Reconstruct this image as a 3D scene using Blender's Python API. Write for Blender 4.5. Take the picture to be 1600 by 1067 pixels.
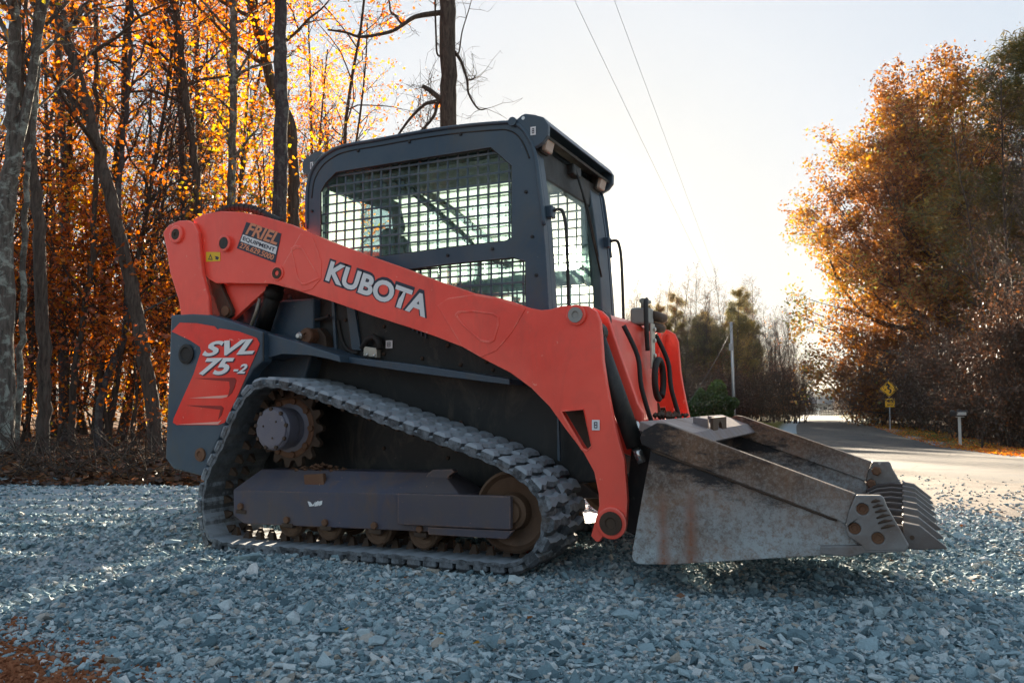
import bpy, bmesh, math, random
import numpy as np
from mathutils import Vector, Matrix, geometry

for o in list(bpy.data.objects):
    bpy.data.objects.remove(o)
SC = bpy.context.scene
COL = SC.collection
RAD = math.radians

# ------------------------------------------------------------------ camera
CAM = Vector((2.2461, -4.0670, 0.74))
YAW, PITCH = RAD(25.6), math.atan(91.5 / 1270.0)
cd = bpy.data.cameras.new('camera')
cd.lens, cd.sensor_width, cd.clip_start, cd.clip_end = 36 * 1270 / 1600, 36, 0.05, 6000
cam = bpy.data.objects.new('camera', cd)
COL.objects.link(cam)
cam.location = CAM
cam.rotation_euler = (math.pi / 2 + PITCH, 0, YAW)
SC.camera = cam

# ------------------------------------------------------------------ sky, sun, exposure
SUN_EL, SUN_AZ = RAD(9.4), RAD(-20.9)          # azimuth measured from +Y, clockwise positive
sun_dir = Vector((math.sin(SUN_AZ) * math.cos(SUN_EL), math.cos(SUN_AZ) * math.cos(SUN_EL), math.sin(SUN_EL)))
world = bpy.data.worlds.new('World')
SC.world = world
world.use_nodes = True
wn, wl = world.node_tree.nodes, world.node_tree.links
wn.clear()
sky = wn.new('ShaderNodeTexSky')
sky.sky_type = 'NISHITA'
sky.sun_disc = False
sky.sun_elevation = SUN_EL
sky.sun_rotation = SUN_AZ
sky.altitude = 200
sky.air_density = 1.0
sky.dust_density = 1.5
sky.ozone_density = 2.0
bg = wn.new('ShaderNodeBackground')
bg.inputs['Strength'].default_value = 0.14
wo = wn.new('ShaderNodeOutputWorld')
# sky flattened for more even fill light: compressed range and paler colour, over the whole sky alike
gam = wn.new('ShaderNodeGamma')
gam.inputs['Gamma'].default_value = 0.09
hsv = wn.new('ShaderNodeHueSaturation')
hsv.inputs['Saturation'].default_value = 3.2
hsv.inputs['Value'].default_value = 0.655
wl.new(sky.outputs[0], gam.inputs['Color'])
wl.new(gam.outputs[0], hsv.inputs['Color'])
# bright aureole of the sun, fading over a few degrees
tcw = wn.new('ShaderNodeTexCoord')
dotn = wn.new('ShaderNodeVectorMath'); dotn.operation = 'DOT_PRODUCT'
dotn.inputs[1].default_value = sun_dir
wl.new(tcw.outputs['Generated'], dotn.inputs[0])
clampn = wn.new('ShaderNodeMath'); clampn.operation = 'MAXIMUM'; clampn.inputs[1].default_value = 0.0
wl.new(dotn.outputs['Value'], clampn.inputs[0])
cool = wn.new('ShaderNodeMix'); cool.data_type, cool.blend_type = 'RGBA', 'MULTIPLY'
cool.inputs[0].default_value = 1.0
cool.inputs[7].default_value = (.950, .985, 1.03, 1)
wl.new(hsv.outputs[0], cool.inputs[6])
last = cool.outputs[2]
for power, colour in ((2600.0, (22.0, 19.0, 14.0, 1)), (260.0, (.9, .70, .42, 1)), (22.0, (.03, .024, .012, 1))):
    pw = wn.new('ShaderNodeMath'); pw.operation = 'POWER'; pw.inputs[1].default_value = power
    wl.new(clampn.outputs[0], pw.inputs[0])
    mx = wn.new('ShaderNodeMix'); mx.data_type, mx.blend_type = 'RGBA', 'ADD'
    mx.inputs[7].default_value = colour
    wl.new(pw.outputs[0], mx.inputs[0]); wl.new(last, mx.inputs[6])
    last = mx.outputs[2]
wl.new(last, bg.inputs['Color'])
wl.new(bg.outputs[0], wo.inputs['Surface'])

sl = bpy.data.lights.new('sun', 'SUN')
sl.energy = 5.0
sl.angle = RAD(0.55)
sl.color = (1.0, 0.84, 0.64)
sun = bpy.data.objects.new('sun', sl)
COL.objects.link(sun)
sun.rotation_euler = sun_dir.to_track_quat('Z', 'Y').to_euler()
sun.location = (0, 0, 30)

SC.view_settings.view_transform = 'Standard'
SC.view_settings.look = 'None'
SC.view_settings.exposure = 3.05
SC.view_settings.gamma = 1.0
SC.view_settings.use_curve_mapping = False
SC.render.engine = 'CYCLES'
SC.cycles.max_bounces = 8
SC.cycles.transparent_max_bounces = 16
SC.cycles.use_denoising = True
SC.cycles.sample_clamp_indirect = 4.0

# ------------------------------------------------------------------ terrain (u runs along the road side, v away into the woods)
CY, SY = math.cos(YAW), math.sin(YAW)
def uv(x, y):
    dx, dy = x - CAM.x, y - CAM.y
    return dx * CY + dy * SY, -dx * SY + dy * CY
def xy(u, v):
    return CAM.x + u * CY - v * SY, CAM.y + u * SY + v * CY
def sstep(a, b, t):
    t = np.clip((t - a) / (b - a), 0, 1)
    return t * t * (3 - 2 * t)
def wob(u, v, s, k=0.0):
    return (np.sin(u * s + 1.3 + k) * np.cos(v * s * 1.13 - .7 + 2 * k) + .6 * np.sin(u * s * 2.3 - v * s * 1.9 + k) + .35 * np.cos(u * s * 4.7 + v * s * 3.9 + 3 * k)) / 1.95
def hgt(u, v):
    u, v = np.asarray(u, float), np.asarray(v, float)
    t = u / np.maximum(v, .5)
    right = sstep(.02, .22, t)
    zr = np.interp(v, [-900, 0, 6, 10, 15, 20, 30, 60, 100, 150, 300, 500, 6000], [0, 0, 0, -.16, -.36, -.56, -.95, -1.0, -1.5, -2.0, -5, -8, -8])
    zl = np.interp(v, [-900, 0, 7.1, 7.7, 8.6, 11, 40, 100, 300, 6000], [0, 0, 0, .08, .17, .04, -.1, -.3, -3, -8])
    zl = zl + sstep(7.3, 8.2, v) * (1 - sstep(30, 60, v)) * .05 * wob(u, v, 2.1)
    z = zl * (1 - right) + zr * right - .036
    near = 1 - sstep(9, 13, v)
    z = z + near * (.010 * wob(u, v, 1.7) + .006 * wob(u, v, 6.1, 1.0))
    # long grader and track ridges across the pad at the left
    xm = 2.2461 + u * .9018 - v * .4321          # machine axis: keep clear of the tracks
    rid = sstep(3.5, 4.0, v) * (1 - sstep(6.9, 7.3, v)) * (1 - sstep(-1.42, -1.15, xm))
    ph = 2 * math.pi * (v + .03 * u + .06 * wob(u, v, .9, 2.0)) / .40
    z = z + rid * (.058 + .020 * wob(u, v, 1.1, 4.0)) * (np.abs(np.sin(ph / 2)) ** .7 * 2 - .9)
    # low windrow of gravel pushed up in front of the bucket
    z = z + .030 * np.exp(-((v - 2.95 - .06 * u) / .16) ** 2) * sstep(.3, .8, u)
    return z
def ground(x, y):
    return float(hgt(*uv(x, y)))

# ------------------------------------------------------------------ objects
def tag(o, label, cat, group=None):
    o['label'], o['category'] = label, cat
    if group:
        o['group'] = group
    return o
def empty(name, loc=(0, 0, 0), parent=None):
    o = bpy.data.objects.new(name, None)
    o.empty_display_size = .1
    COL.objects.link(o)
    o.location = loc
    o.parent = parent
    return o
def link(name, me, mat=None, parent=None):
    o = bpy.data.objects.new(name, me)
    COL.objects.link(o)
    if parent is not None:
        o.parent = parent
    if mat is not None and not me.materials:
        me.materials.append(mat)
    return o
def bevel(o, w=.004, seg=2):
    m = o.modifiers.new('bevel', 'BEVEL')
    m.width, m.segments, m.limit_method, m.angle_limit = w, seg, 'ANGLE', RAD(35)
    m.harden_normals = False
    return o
def copy_tree(o, parent=None):
    c = o.copy()
    COL.objects.link(c)
    c.parent = parent
    for ch in o.children:
        copy_tree(ch, c)
    return c

class MB:
    """collects faces; build() links them as one mesh object"""
    def __init__(s):
        s.v, s.f, s.sm = [], [], []
    def add(s, vs, fs, smooth=False):
        b = len(s.v)
        s.v += [tuple(p) for p in vs]
        s.f += [tuple(i + b for i in f) for f in fs]
        s.sm += [smooth] * len(fs)
        return s
    def box(s, c, d, M=None):
        x, y, z = d[0] / 2, d[1] / 2, d[2] / 2
        vs = [Vector(p) for p in ((-x, -y, -z), (x, -y, -z), (x, y, -z), (-x, y, -z), (-x, -y, z), (x, -y, z), (x, y, z), (-x, y, z))]
        if M is not None:
            vs = [M @ p for p in vs]
        vs = [p + Vector(c) for p in vs]
        return s.add(vs, [(3, 2, 1, 0), (4, 5, 6, 7), (0, 1, 5, 4), (1, 2, 6, 5), (2, 3, 7, 6), (3, 0, 4, 7)])
    def prism(s, pts, y0, y1, holes=()):
        """polygon of (x, z) points extruded along y, with optional holes"""
        loops = [list(pts)] + [list(h) for h in holes]
        flat = [p for l in loops for p in l]
        n = len(flat)
        vs = [(p[0], y0, p[1]) for p in flat] + [(p[0], y1, p[1]) for p in flat]
        fs = []
        if holes:
            tris = geometry.tessellate_polygon([[Vector((p[0], p[1], 0)) for p in l] for l in loops])
            for t in tris:
                fs.append(tuple(t)); fs.append(tuple(i + n for i in reversed(t)))
        else:
            fs.append(tuple(range(n))); fs.append(tuple(n + i for i in reversed(range(n))))
        b = 0
        for l in loops:
            k = len(l)
            for i in range(k):
                j = (i + 1) % k
                fs.append((b + i, b + j, b + j + n, b + i + n))
            b += k
        return s.add(vs, fs)
    def tube(s, path, r, n=8, caps=True, smooth=True):
        P = [Vector(p) for p in path]
        R = r if hasattr(r, '__len__') else [r] * len(P)
        vs, fs = [], []
        up = None
        for i, p in enumerate(P):
            t = (P[min(i + 1, len(P) - 1)] - P[max(i - 1, 0)]).normalized()
            if up is None:
                up = t.orthogonal().normalized()
            up = (up - t * up.dot(t)).normalized()
            w = t.cross(up)
            for k in range(n):
                a = 2 * math.pi * k / n
                vs.append(p + (up * math.cos(a) + w * math.sin(a)) * R[i])
        for i in range(len(P) - 1):
            for k in range(n):
                q = (k + 1) % n
                fs.append((i * n + k, i * n + q, (i + 1) * n + q, (i + 1) * n + k))
        s.add(vs, fs, smooth)
        if caps:
            m = len(P) - 1
            b = len(s.v) - len(vs)
            s.f += [tuple(b + k for k in reversed(range(n))), tuple(b + m * n + k for k in range(n))]
            s.sm += [False, False]
        return s
    def cyl(s, p0, p1, r, n=20, r1=None, smooth=True):
        return s.tube([p0, p1], [r, r if r1 is None else r1], n, True, smooth)
    def lathe(s, c, prof, n=28, axis=(0, 1, 0)):
        """profile [(radius, along)] turned about an axis through c"""
        ax = Vector(axis).normalized()
        a = ax.orthogonal().normalized()
        b = ax.cross(a)
        c = Vector(c)
        vs = [c + ax * h + (a * math.cos(2 * math.pi * k / n) + b * math.sin(2 * math.pi * k / n)) * r for r, h in prof for k in range(n)]
        fs = [(i * n + k, i * n + (k + 1) % n, (i + 1) * n + (k + 1) % n, (i + 1) * n + k) for i in range(len(prof) - 1) for k in range(n)]
        fs += [tuple(reversed(range(n))), tuple((len(prof) - 1) * n + k for k in range(n))]
        return s.add(vs, fs)
    def mesh(s, name):
        me = bpy.data.meshes.new(name)
        me.from_pydata(s.v, [], s.f)
        me.polygons.foreach_set('use_smooth', s.sm)
        bm = bmesh.new(); bm.from_mesh(me)
        bmesh.ops.recalc_face_normals(bm, faces=bm.faces)
        bm.to_mesh(me); bm.free()
        me.update()
        return me
    def build(s, name, mat, parent=None, bev=0):
        o = link(name, s.mesh(name), mat, parent)
        if bev:
            bevel(o, bev)
        return o

def arc(c, r, a0, a1, n=10):
    return [(c[0] + r * math.cos(RAD(a0 + (a1 - a0) * i / n)), c[1] + r * math.sin(RAD(a0 + (a1 - a0) * i / n))) for i in range(n + 1)]
def circle(c, r, n=20):
    return arc(c, r, 0, 360 * (n - 1) / n, n - 1)
def catmull(P, n, closed=False):
    P = np.array(P, float)
    k = len(P)
    out = []
    segs = k if closed else k - 1
    for i in range(segs):
        a, b, c, d = (P[(i - 1) % k], P[i], P[(i + 1) % k], P[(i + 2) % k]) if closed else (P[max(i - 1, 0)], P[i], P[i + 1], P[min(i + 2, k - 1)])
        for j in range(n):
            t = j / n
            out.append(.5 * (2 * b + (c - a) * t + (2 * a - 5 * b + 4 * c - d) * t * t + (3 * b - 3 * c + d - a) * t ** 3))
    if not closed:
        out.append(P[-1])
    return np.array(out)

# ------------------------------------------------------------------ materials
def new_mat(name):
    m = bpy.data.materials.new(name)
    m.use_nodes = True
    nt = m.node_tree
    return m, nt, nt.nodes['Principled BSDF']
def nd(nt, kind, **kw):
    n = nt.nodes.new('ShaderNode' + kind)
    for k, v in kw.items():
        if k in n.inputs:
            n.inputs[k].default_value = v
        else:
            setattr(n, k, v)
    return n
def ramp(nt, src, stops, interp='LINEAR'):
    r = nt.nodes.new('ShaderNodeValToRGB')
    r.color_ramp.interpolation = interp
    e = r.color_ramp.elements
    while len(e) < len(stops):
        e.new(.5)
    for i, (p, c) in enumerate(stops):
        e[i].position = p
        e[i].color = c if len(c) == 4 else (*c, 1)
    nt.links.new(src, r.inputs[0])
    return r.outputs[0]
def g(v):
    return (v, v, v)
def mix(nt, fac, a, b, mode='MIX'):
    m = nt.nodes.new('ShaderNodeMix')
    m.data_type, m.blend_type = 'RGBA', mode
    for sock, val in ((m.inputs[0], fac), (m.inputs[6], a), (m.inputs[7], b)):
        if hasattr(val, 'is_output'):
            nt.links.new(val, sock)
        elif isinstance(val, (tuple, list)):
            sock.default_value = val if len(val) == 4 else (*val, 1)
        else:
            sock.default_value = val
    return m.outputs[2]
def noise(nt, scale, detail=5, rough=.6, vec=None, dist=0):
    n = nd(nt, 'TexNoise', Scale=scale, Detail=detail, Roughness=rough, Distortion=dist)
    if vec is not None:
        nt.links.new(vec, n.inputs['Vector'])
    return n.outputs['Fac']
def coords(nt, scale=(1, 1, 1), kind='Object', rot=(0, 0, 0)):
    tc = nt.nodes.new('ShaderNodeTexCoord')
    mp = nt.nodes.new('ShaderNodeMapping')
    mp.inputs['Scale'].default_value = scale
    mp.inputs['Rotation'].default_value = rot
    nt.links.new(tc.outputs[kind], mp.inputs['Vector'])
    return mp.outputs[0]
def bump(nt, b, h, strength=.3, dist=.01):
    n = nd(nt, 'Bump', Strength=strength, Distance=dist)
    nt.links.new(h, n.inputs['Height'])
    nt.links.new(n.outputs[0], b.inputs['Normal'])

def painted(name, col, worn, dust, rough=.42, dust_amt=.5, metal=0., scratch=.5, bumps=.05, spec=.4, grime=None, edge=0.):
    """painted or cast metal: uneven tone, fine scratches, chips and a film of dust that settles in patches"""
    m, nt, b = new_mat(name)
    v = coords(nt)
    tone = mix(nt, ramp(nt, noise(nt, 2.2, 6, .62, v), [(.3, g(0)), (.72, g(1))]), col, tuple(c * .78 for c in col))
    film = ramp(nt, noise(nt, 5.5, 8, .7, v, .4), [(.42, g(0)), (.75, g(dust_amt))])
    c = mix(nt, film, tone, dust)
    if grime is not None:
        st_ = noise(nt, 2.4, 9, .72, coords(nt, (2.2, 2.2, 1.0)), 1.1)
        c = mix(nt, ramp(nt, st_, [(.49, g(0)), (.66, g(.6))]), c, grime)
        fade = ramp(nt, noise(nt, 1.3, 5, .6, v), [(.40, g(0)), (.62, g(.6))])
        c = mix(nt, fade, c, dust)
    sv = coords(nt, (9, 9, 60), rot=(0, .5, .2))
    scr = ramp(nt, noise(nt, 2.2, 8, .82, sv, 1.2), [(.635, g(0)), (.67, g(scratch))])
    c = mix(nt, scr, c, worn)
    chips = ramp(nt, noise(nt, 24, 4, .6, v), [(.70, g(0)), (.72, g(scratch))])
    c = mix(nt, chips, c, worn)
    if edge:
        # paint rubbed through along edges and corners
        bv = nd(nt, 'Bevel', Radius=.011); bv.samples = 4
        ge = nt.nodes.new('ShaderNodeNewGeometry')
        dt = nd(nt, 'VectorMath', operation='DOT_PRODUCT')
        nt.links.new(bv.outputs[0], dt.inputs[0]); nt.links.new(ge.outputs['Normal'], dt.inputs[1])
        em = ramp(nt, dt.outputs['Value'], [(.86, g(1)), (.985, g(0))])
        ew = nd(nt, 'Math', operation='MULTIPLY'); nt.links.new(em, ew.inputs[0])
        nt.links.new(ramp(nt, noise(nt, 9, 7, .75, v), [(.42, g(0)), (.60, g(edge))]), ew.inputs[1])
        c = mix(nt, ew.outputs[0], c, worn)
    nt.links.new(c, b.inputs['Base Color'])
    b.inputs['Metallic'].default_value = metal
    b.inputs['Specular IOR Level'].default_value = spec
    rr = nd(nt, 'MapRange', **{'To Min': rough, 'To Max': min(1, rough + .4)})
    nt.links.new(film, rr.inputs[0])
    nt.links.new(rr.outputs[0], b.inputs['Roughness'])
    bump(nt, b, noise(nt, 24, 6, .6, v), bumps, .004)
    return m

M = {}
M['red'] = painted('red_paint', (.90, .062, .036), (.86, .32, .24), (.90, .125, .085), .33, .30, scratch=.6, spec=.5, grime=(.58, .055, .036), edge=.9)
M['red_decal'] = painted('red_decal', (.84, .020, .012), (.85, .5, .42), (.74, .08, .05), .30, .25, scratch=.95, grime=(.55, .03, .02))
M['navy'] = painted('navy_paint', (.024, .055, .092), (.15, .17, .19), (.065, .092, .115), .36, .42, scratch=.6, spec=.4, grime=(.060, .062, .060), edge=.8)
M['black'] = painted('black_steel', (.008, .0105, .012), (.09, .085, .08), (.034, .036, .036), .45, .6, scratch=.5, spec=.3, grime=(.085, .070, .054))
M['frame'] = painted('frame_steel', (.050, .056, .092), (.36, .20, .13), (.085, .070, .068), .42, .75, scratch=.9, spec=.4, grime=(.115, .070, .046), edge=.9)
M['rust'] = painted('rusty_iron', (.135, .062, .034), (.34, .22, .14), (.20, .125, .075), .62, .7, .25, scratch=.5, bumps=.3)
M['darkrust'] = painted('dark_rusty_iron', (.055, .036, .026), (.22, .15, .10), (.13, .085, .055), .6, .7, .3, scratch=.45, bumps=.3)
M['hub'] = painted('hub_grey', (.14, .14, .18), (.4, .38, .36), (.20, .17, .16), .42, .5, .2, scratch=.5)
M['bright'] = painted('bright_steel', (.62, .62, .60), (.8, .8, .8), (.4, .37, .33), .25, .5, .9, scratch=.4)
M['bracket'] = painted('zinc_bracket', (.55, .53, .46), (.75, .75, .7), (.38, .33, .26), .4, .6, .5, scratch=.4)
M['valve'] = painted('cast_grey', (.27, .28, .27), (.5, .48, .42), (.32, .28, .22), .5, .6, .2, scratch=.4)
M['white'] = painted('white_vinyl', (.74, .76, .78), (.85, .85, .85), (.6, .58, .55), .45, .3, scratch=.2, bumps=0.01)
M['ink'] = painted('navy_ink', (.022, .030, .055), (.2, .2, .22), (.08, .08, .09), .45, .3, scratch=.2, bumps=0.01)
M['orange_ink'] = painted('orange_ink', (.66, .25, .13), (.8, .5, .4), (.55, .3, .2), .45, .3, scratch=.2, bumps=0.01)
M['yellow'] = painted('yellow_vinyl', (.78, .52, .02), (.8, .7, .4), (.6, .45, .1), .45, .3, scratch=.2, bumps=.01)
M['hose'] = painted('hose_rubber', (.014, .014, .014), (.06, .06, .06), (.05, .045, .04), .6, .6, scratch=.2)

def bucket_mat(name, paint_on):
    """bare worn steel: black paint left high up, brown rust film, pale abraded metal low down, two rust runs"""
    m, nt, b = new_mat(name)
    v = coords(nt)
    sx = nd(nt, 'SeparateXYZ'); nt.links.new(v, sx.inputs[0])
    def math2(op, a, b_):
        n = nd(nt, 'Math', operation=op)
        for k, w in enumerate((a, b_)):
            if hasattr(w, 'is_output'):
                nt.links.new(w, n.inputs[k])
            else:
                n.inputs[k].default_value = w
        return n.outputs[0]
    def rng_(out, a, b_):
        n = nd(nt, 'MapRange', **{'From Min': a, 'From Max': b_}); nt.links.new(out, n.inputs[0])
        return n.outputs[0]
    n1 = noise(nt, 3.2, 9, .70, v, .5)
    fine = noise(nt, 55, 6, .78, v)
    base = mix(nt, ramp(nt, n1, [(.36, g(0)), (.64, g(1))]), (.062, .036, .022), (.20, .115, .070))
    base = mix(nt, ramp(nt, fine, [(.48, g(0)), (.64, g(.55))]), base, (.27, .225, .19))
    # pale abraded steel near the ground edge, speckled
    low = math2('MULTIPLY', rng_(sx.outputs[2], .50, .12), ramp(nt, noise(nt, 5, 8, .75, v), [(.33, g(.15)), (.56, g(1))]))
    low = math2('MULTIPLY', low, ramp(nt, fine, [(.34, g(.25)), (.52, g(1))]))
    base = mix(nt, low, base, (.36, .42, .45))
    # black paint towards the top rear, broken by dragged scratches
    line = math2('ADD', sx.outputs[2], math2('MULTIPLY', sx.outputs[0], .348))      # runs parallel to the top strip
    pm = math2('MULTIPLY', rng_(line, .86, 1.01), rng_(sx.outputs[0], 2.15, 1.35))
    sc_ = noise(nt, 4.2, 9, .8, coords(nt, (1, 1, 2.8), rot=(0, .5, 0)))
    base = mix(nt, ramp(nt, math2('ADD', math2('MULTIPLY', pm, paint_on), sc_), [(.74, g(0)), (.86, g(.95))]), base, (.010, .011, .014))
    # rust runs from the two weld scars
    wv_ = noise(nt, 9, 5, .6, coords(nt, (1, 1, .35)))
    for xc, w in ((1.375, .030), (1.485, .036)):
        dx = math2('ABSOLUTE', math2('ADD', sx.outputs[0], -xc), 0)
        run = math2('MULTIPLY', rng_(math2('ADD', dx, math2('MULTIPLY', wv_, .05)), .028 + w, .010 + w * .5), rng_(sx.outputs[2], .40, .30))
        run = math2('MULTIPLY', run, ramp(nt, fine, [(.36, g(.2)), (.56, g(.9))]))
        base = mix(nt, run, base, (.215, .078, .034))
    scr = ramp(nt, noise(nt, 3.5, 9, .82, coords(nt, (4, 4, 52), rot=(0, .42, 0)), 1.0), [(.61, g(0)), (.66, g(.55))])
    base = mix(nt, scr, base, (.30, .26, .225))
    scd = ramp(nt, noise(nt, 3.1, 9, .82, coords(nt, (50, 6, 5), rot=(0, -.35, 0)), 1.0), [(.62, g(0)), (.68, g(.6))])
    base = mix(nt, scd, base, (.045, .035, .03))
    nt.links.new(base, b.inputs['Base Color'])
    b.inputs['Metallic'].default_value = .25
    rr = nd(nt, 'MapRange', **{'To Min': .36, 'To Max': .7}); nt.links.new(n1, rr.inputs[0]); nt.links.new(rr.outputs[0], b.inputs['Roughness'])
    b.inputs['Specular IOR Level'].default_value = .4
    bump(nt, b, fine, .35, .004)
    return m
M['bucket'] = bucket_mat('worn_bucket_steel', .55)
M['bucket_strip'] = bucket_mat('worn_strip_steel', .34)
M['bucket_edge'] = painted('polished_wear_steel', (.23, .235, .24), (.55, .54, .52), (.13, .085, .06), .40, .75, .55, scratch=.6, bumps=.5)
M['weld'] = painted('weld_rust', (.24, .095, .045), (.4, .2, .1), (.2, .11, .07), .7, .6, scratch=.2, bumps=.5)

def rubber_mat():
    m, nt, b = new_mat('dusty_rubber')
    geo = nt.nodes.new('ShaderNodeNewGeometry')
    pos = geo.outputs['Position']
    n1 = noise(nt, 22, 8, .72, pos)
    c = mix(nt, ramp(nt, n1, [(.30, g(0)), (.70, g(1))]), (.028, .031, .035), (.090, .100, .112))
    sx = nd(nt, 'SeparateXYZ'); nt.links.new(geo.outputs['Normal'], sx.inputs[0])
    ma = nd(nt, 'Math', operation='MULTIPLY_ADD'); nt.links.new(n1, ma.inputs[0]); ma.inputs[1].default_value = 1.3; nt.links.new(sx.outputs[2], ma.inputs[2])
    c = mix(nt, ramp(nt, ma.outputs[0], [(.55, g(0)), (1.45, g(.85))]), c, (.26, .295, .33))
    mud = ramp(nt, noise(nt, 5, 8, .75, pos, .5), [(.54, g(0)), (.72, g(.6))])
    c = mix(nt, mud, c, (.085, .058, .040))
    nt.links.new(c, b.inputs['Base Color'])
    b.inputs['Roughness'].default_value = .75
    b.inputs['Specular IOR Level'].default_value = .3
    bump(nt, b, noise(nt, 70, 6, .7, pos), .5, .004)
    return m
M['rubber'] = rubber_mat()

def glass_mat(name, lo, hi, tint):
    m, nt, b = new_mat(name)
    nt.nodes.remove(b)
    t = nd(nt, 'BsdfTransparent', Color=tint)
    gl = nd(nt, 'BsdfGlossy', Color=(.8, .95, .92, 1), Roughness=.03)
    df = nd(nt, 'BsdfTranslucent', Color=(.60, .72, .68, 1))
    lw = nd(nt, 'LayerWeight', Blend=.35)
    fp_ = nd(nt, 'Math', operation='POWER'); nt.links.new(lw.outputs['Facing'], fp_.inputs[0]); fp_.inputs[1].default_value = 3.0
    fr = nd(nt, 'Math', operation='MULTIPLY_ADD'); nt.links.new(fp_.outputs[0], fr.inputs[0]); fr.inputs[1].default_value = .30; fr.inputs[2].default_value = .025
    ms = nd(nt, 'MixShader'); m2 = nd(nt, 'MixShader')
    nt.links.new(ramp(nt, noise(nt, 2.5, 8, .7, coords(nt)), [(.32, g(lo)), (.72, g(hi))]), m2.inputs[0])
    nt.links.new(t.outputs[0], m2.inputs[1]); nt.links.new(df.outputs[0], m2.inputs[2])
    nt.links.new(fr.outputs[0], ms.inputs[0]); nt.links.new(m2.outputs[0], ms.inputs[1]); nt.links.new(gl.outputs[0], ms.inputs[2])
    nt.links.new(ms.outputs[0], nt.nodes['Material Output'].inputs['Surface'])
    return m
M['glass'] = glass_mat('dusty_tinted_glass', .06, .26, (.80, .95, .93, 1))
M['clear_glass'] = glass_mat('clear_cab_glass', .0, .02, (.96, .985, .98, 1))
def lamp_mat():
    m, nt, b = new_mat('lamp_lens')
    b.inputs['Base Color'].default_value = (.55, .45, .38, 1)
    b.inputs['Roughness'].default_value = .12
    bump(nt, b, nd(nt, 'TexWave', Scale=40).outputs['Fac'], .4, .003)
    return m
M['lens'] = lamp_mat()
M['seat'] = painted('seat_vinyl', (.02, .022, .024), (.06, .06, .06), (.05, .05, .05), .5, .4, scratch=.1)

# ================================================================== ground sheet, road, gravel
def axis(lo, hi, fine, flo, fhi, grow):
    a = list(np.arange(flo, fhi + 1e-6, fine))
    s, x = fine, fhi
    while x < hi:
        s *= grow; x += s; a.append(x)
    s, x = fine, flo
    while x > lo:
        s *= grow; x -= s; a.insert(0, x)
    return np.array(a)
def grid_mesh(name, U_, V_, lift=0.0):
    uu, vv = np.meshgrid(U_, V_)
    zz = hgt(uu, vv) + lift
    X, Y_ = xy(uu, vv)
    co = np.stack([X, Y_, zz], -1).reshape(-1, 3)
    nu, nv = len(U_), len(V_)
    i = np.arange(nu * nv).reshape(nv, nu)
    q = np.stack([i[:-1, :-1], i[:-1, 1:], i[1:, 1:], i[1:, :-1]], -1).reshape(-1, 4)
    me = bpy.data.meshes.new(name)
    me.vertices.add(len(co)); me.vertices.foreach_set('co', co.reshape(-1).astype(np.float32))
    me.loops.add(q.size); me.loops.foreach_set('vertex_index', q.reshape(-1).astype(np.int32))
    me.polygons.add(len(q)); me.polygons.foreach_set('loop_start', (np.arange(len(q)) * 4).astype(np.int32))
    me.update(); me.validate()
    me.polygons.foreach_set('use_smooth', [True] * len(q))
    return me

# edges of the road on the ground, near edge and far edge, from this end to the bend
ROAD_FAR = [(11.5532, 12.5896, -0.2373), (6.958, 13.1601, -0.336), (4.6941, 17.0653, -0.516), (4.0008, 26.7128, -0.869), (1.9871, 43.4896, -1.0077), (-0.4117, 65.6262, -1.086), (-3.2809, 93.0817, -1.411), (-6.3411, 122.66, -1.716), (-9.3339, 145.62, -1.936), (-14.1887, 163.26, -2.196), (-20.7747, 175.63, -2.476), (-28.5751, 182.98, -2.676), (-39.3742, 186.67, -2.836)]
ROAD_NEAR = [(7.3227, 5.0185, -0.0304), (4.6893, 4.8656, -0.076), (3.3613, 5.5599, -0.1205), (2.4699, 7.1288, -0.196), (1.5896, 10.588, -0.336), (-0.0735, 19.2164, -0.674), (-2.4351, 35.8266, -0.9993), (-5.0175, 58.9841, -1.036), (-7.3197, 85.6024, -1.3485), (-9.722, 114.39, -1.656), (-14.5078, 138.71, -1.896), (-21.6462, 155.25, -2.116), (-36.941, 163.45, -2.396)]

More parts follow.
